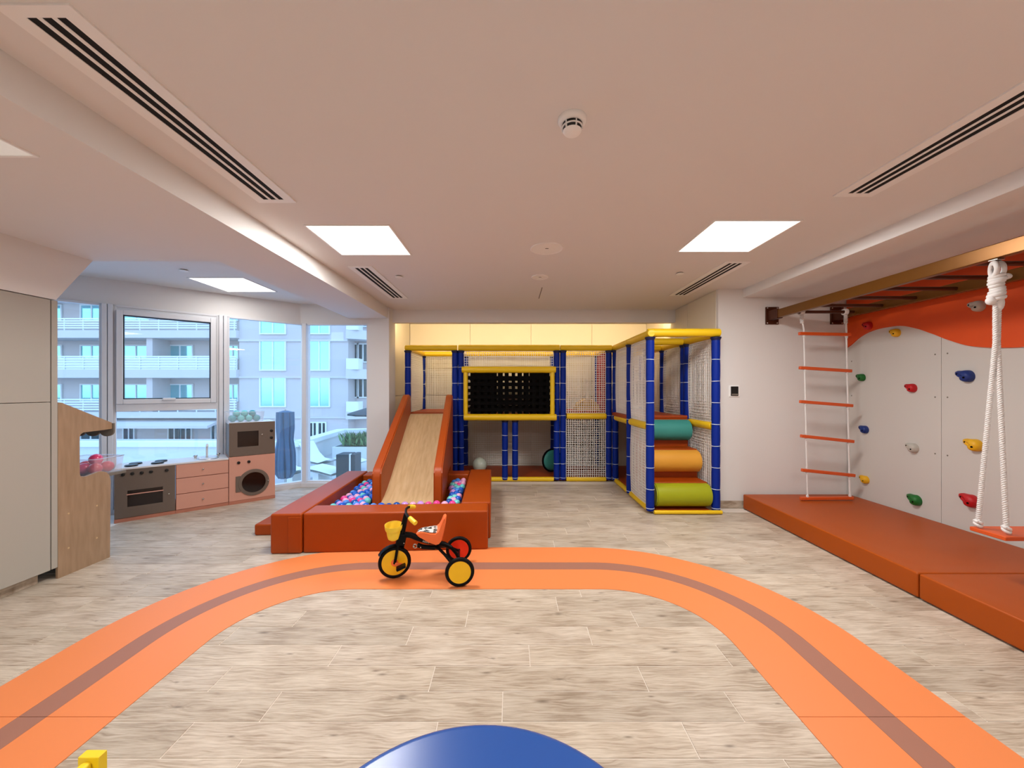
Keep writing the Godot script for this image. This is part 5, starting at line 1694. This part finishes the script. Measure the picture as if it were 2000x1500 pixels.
	for q in wins:
		var a: float = q[0]
		var b: float = q[1]
		var y0: float = q[2]
		var y1: float = q[3]
		var dd: float = q[4]
		var fr := MB.new()
		var w := 0.10
		fr.box(V(a - w, y0 - w, dd), V(a, y1 + w, dd - 0.1)); fr.box(V(b, y0 - w, dd), V(b + w, y1 + w, dd - 0.1))
		fr.box(V(a, y0 - w, dd), V(b, y0, dd - 0.1)); fr.box(V(a, y1, dd), V(b, y1 + w, dd - 0.1))
		fr.box(V((a + b) / 2.0 - 0.05, y0, dd), V((a + b) / 2.0 + 0.05, y1, dd - 0.08))
		var o := wpart(t, "window", fr, M.rail_white)
		part(o, "pane", MB.new().box(V(a, y0, dd + 0.02), V((a + b) / 2.0 - 0.05, y1, dd - 0.03)), M[q[5]])
		part(o, "pane", MB.new().box(V((a + b) / 2.0 + 0.05, y0, dd + 0.02), V(b, y1, dd - 0.03)), M[q[5]])
	# sloping canopy over the ground floor
	wpart(t, "canopy", MB.new().prism(PackedVector2Array([Vector2(D + 1.5, -0.69), Vector2(D - 1.2, -1.39), Vector2(D - 1.2, -1.60), Vector2(D + 1.5, -0.90)]), -32.81, -23.45, Transform3D(Basis(Vector3(0, 0, -1), Vector3(0, 1, 0), Vector3(1, 0, 0)), Vector3.ZERO)), M.facade_band)
	# parapet round the terrace
	var pw := thing("parapet_wall", "white parapet wall round the terrace with a thick coping", "parapet", V(-6.5, -0.9, 12.5))
	for q in [[Vector2(-22, 11.7), Vector2(-6.45, 11.7)], [Vector2(-6.45, 11.7), Vector2(-6.75, 15.3)], [Vector2(-6.75, 15.3), Vector2(-3.2, 16.2)]]:
		var a: Vector2 = q[0]
		var b: Vector2 = q[1]
		var dr := (b - a).normalized()
		var nn := Vector2(-dr.y, dr.x)
		var body := [a - nn * 0.12, b - nn * 0.12, b + nn * 0.12, a + nn * 0.12]
		var cap := [a - nn * 0.19 - dr * 0.1, b - nn * 0.19 + dr * 0.1, b + nn * 0.19 + dr * 0.1, a + nn * 0.19 - dr * 0.1]
		wpart(pw, "wall", slab(body, -0.9, -0.31), M.parapet)
		wpart(pw, "coping", slab(cap, -0.31, -0.17), M.rail_white)
	# closed parasol
	var u := thing("closed_parasol", "closed grey-blue terrace parasol behind the toy microwave", "parasol", V(-5.03, -0.9, 8.6))
	var cv := MB.new()
	var rows := []
	for i in 13:
		var tt := i / 12.0
		var line := []
		for k in 145:
			var w := TAU * k / 144.0
			var rr := lerpf(0.155, 0.19, smoothstep(0.0, 0.8, tt)) * (1.0 - 0.35 * smoothstep(0.9, 1.0, tt)) * (1.12 - (0.26 + 0.22 * tt) * pow(1.0 - absf(sin(w * 4.5 + tt * 0.9 + 0.7 * sin(w * 2.0))), 2.0) + 0.05 * sin(w * 13.0 - tt * 3.0)) * (1.0 - 0.18 * exp(-pow((tt - 0.42) / 0.12, 2.0)))
			line.append(Vector3(cos(w) * rr, 1.80 - tt * 1.46, sin(w) * rr))
		rows.append(line)
	cv.sheet(rows)
	cv.lathe([Vector2(0.0, 1.84), Vector2(0.06, 1.83), Vector2(0.155, 1.80)], 16)
	part(u, "canopy", cv, M.canvas_blue)
	part(u, "pole", MB.new().tube([Vector3(0, 0.0, 0), Vector3(0, 1.86, 0)], 0.025, 10), M.steel)
	part(u, "base", MB.new().lathe([Vector2(0, 0.0), Vector2(0.3, 0.0), Vector2(0.3, 0.05), Vector2(0.06, 0.09), Vector2(0, 0.09)], 24), M.parapet)
	# open parasol beyond the column
	var op := thing("open_parasol", "dark open parasol on the far side of the terrace", "parasol", V(-4.6, -0.9, 14.0))
	part(op, "canopy", MB.new().lathe([Vector2(0, 1.85), Vector2(0.6, 1.66), Vector2(1.25, 1.46), Vector2(1.25, 1.40), Vector2(0.6, 1.60), Vector2(0, 1.78)], 12), M.slate)
	part(op, "pole", MB.new().tube([Vector3(0, 0, 0), Vector3(0, 1.8, 0)], 0.03, 10), M.steel)
	# loungers
	var prof := [Vector2(0.0, 0.78), Vector2(0.06, 0.70), Vector2(0.2, 0.45), Vector2(0.38, 0.28), Vector2(0.6, 0.24), Vector2(0.85, 0.32), Vector2(1.1, 0.38), Vector2(1.4, 0.33), Vector2(1.75, 0.25)]
	for q in [[-5.98, 11.25, "white curved sun lounger near the terrace parapet"], [-6.05, 9.9, "white curved sun lounger nearer the windows"]]:
		var lg := thing("sun_lounger", q[2], "sun lounger", V(q[0], -0.9, q[1]), -0.15)
		var top := []
		var low := []
		for p in prof:
			top.append([Vector3(p.x, p.y, -0.32), Vector3(p.x, p.y, 0.32)])
			low.append([Vector3(p.x, p.y - 0.06, -0.32), Vector3(p.x, p.y - 0.06, 0.32)])
		part(lg, "shell", MB.new().sheet(top, true).sheet(low), M.lounger_white)
		part(lg, "foot", MB.new().box(Vector3(0.5, 0.0, -0.28), Vector3(0.7, 0.19, 0.28)).box(Vector3(1.25, 0.0, -0.28), Vector3(1.4, 0.28, 0.28)), M.lounger_white)
	# dark box
	var bx := thing("terrace_bin", "dark square bin on the terrace behind the ball pit", "bin", V(-4.05, -0.9, 9.6))
	part(bx, "body", MB.new().rbox(Vector3(-0.22, 0, -0.2), Vector3(0.10, 0.72, 0.2), 0.01), M.slate)
	part(bx, "edge_strip", MB.new().box(Vector3(0.10, 0.0, 0.12), Vector3(0.135, 0.73, 0.2)), M.rail_white)
	part(bx, "side", MB.new().rbox(Vector3(0.136, 0.0, -0.2), Vector3(0.24, 0.72, 0.19), 0.01), M.slate)
	# planter with a bush
	var pl := thing("planter", "white planter with a green bush beside the terrace parapet", "planter", V(-5.2, -0.9, 13.2))
	part(pl, "box", MB.new().rbox(Vector3(-0.75, 0, -0.4), Vector3(0.9, 0.40, 0.4), 0.02), M.parapet)
	part(pl, "soil", MB.new().box(Vector3(-0.68, 0.39, -0.34), Vector3(0.84, 0.405, 0.34)), M.slate)
	var r := RandomNumberGenerator.new()
	r.seed = 31
	for kind in 2:
		var leaves := MB.new()
		for k in 260:
			var base := Vector3(r.randf_range(-0.45, 0.8), 0.4, r.randf_range(-0.3, 0.3))
			var tip := base + Vector3(r.randf_range(-0.25, 0.25), r.randf_range(0.12, 0.5), r.randf_range(-0.2, 0.2))
			var sd := (tip - base).cross(Vector3(r.randf_range(-1, 1), 0.3, r.randf_range(-1, 1))).normalized() * 0.035
			var mid := base.lerp(tip, 0.55)
			var nn := sd.cross(tip - base).normalized()
			leaves.quad(base, mid + sd, tip, mid - sd, nn)
		var lf := part(pl, "foliage", leaves, M.leaf if kind == 0 else M.leaf_light)
		lf.set_meta("kind", "stuff")
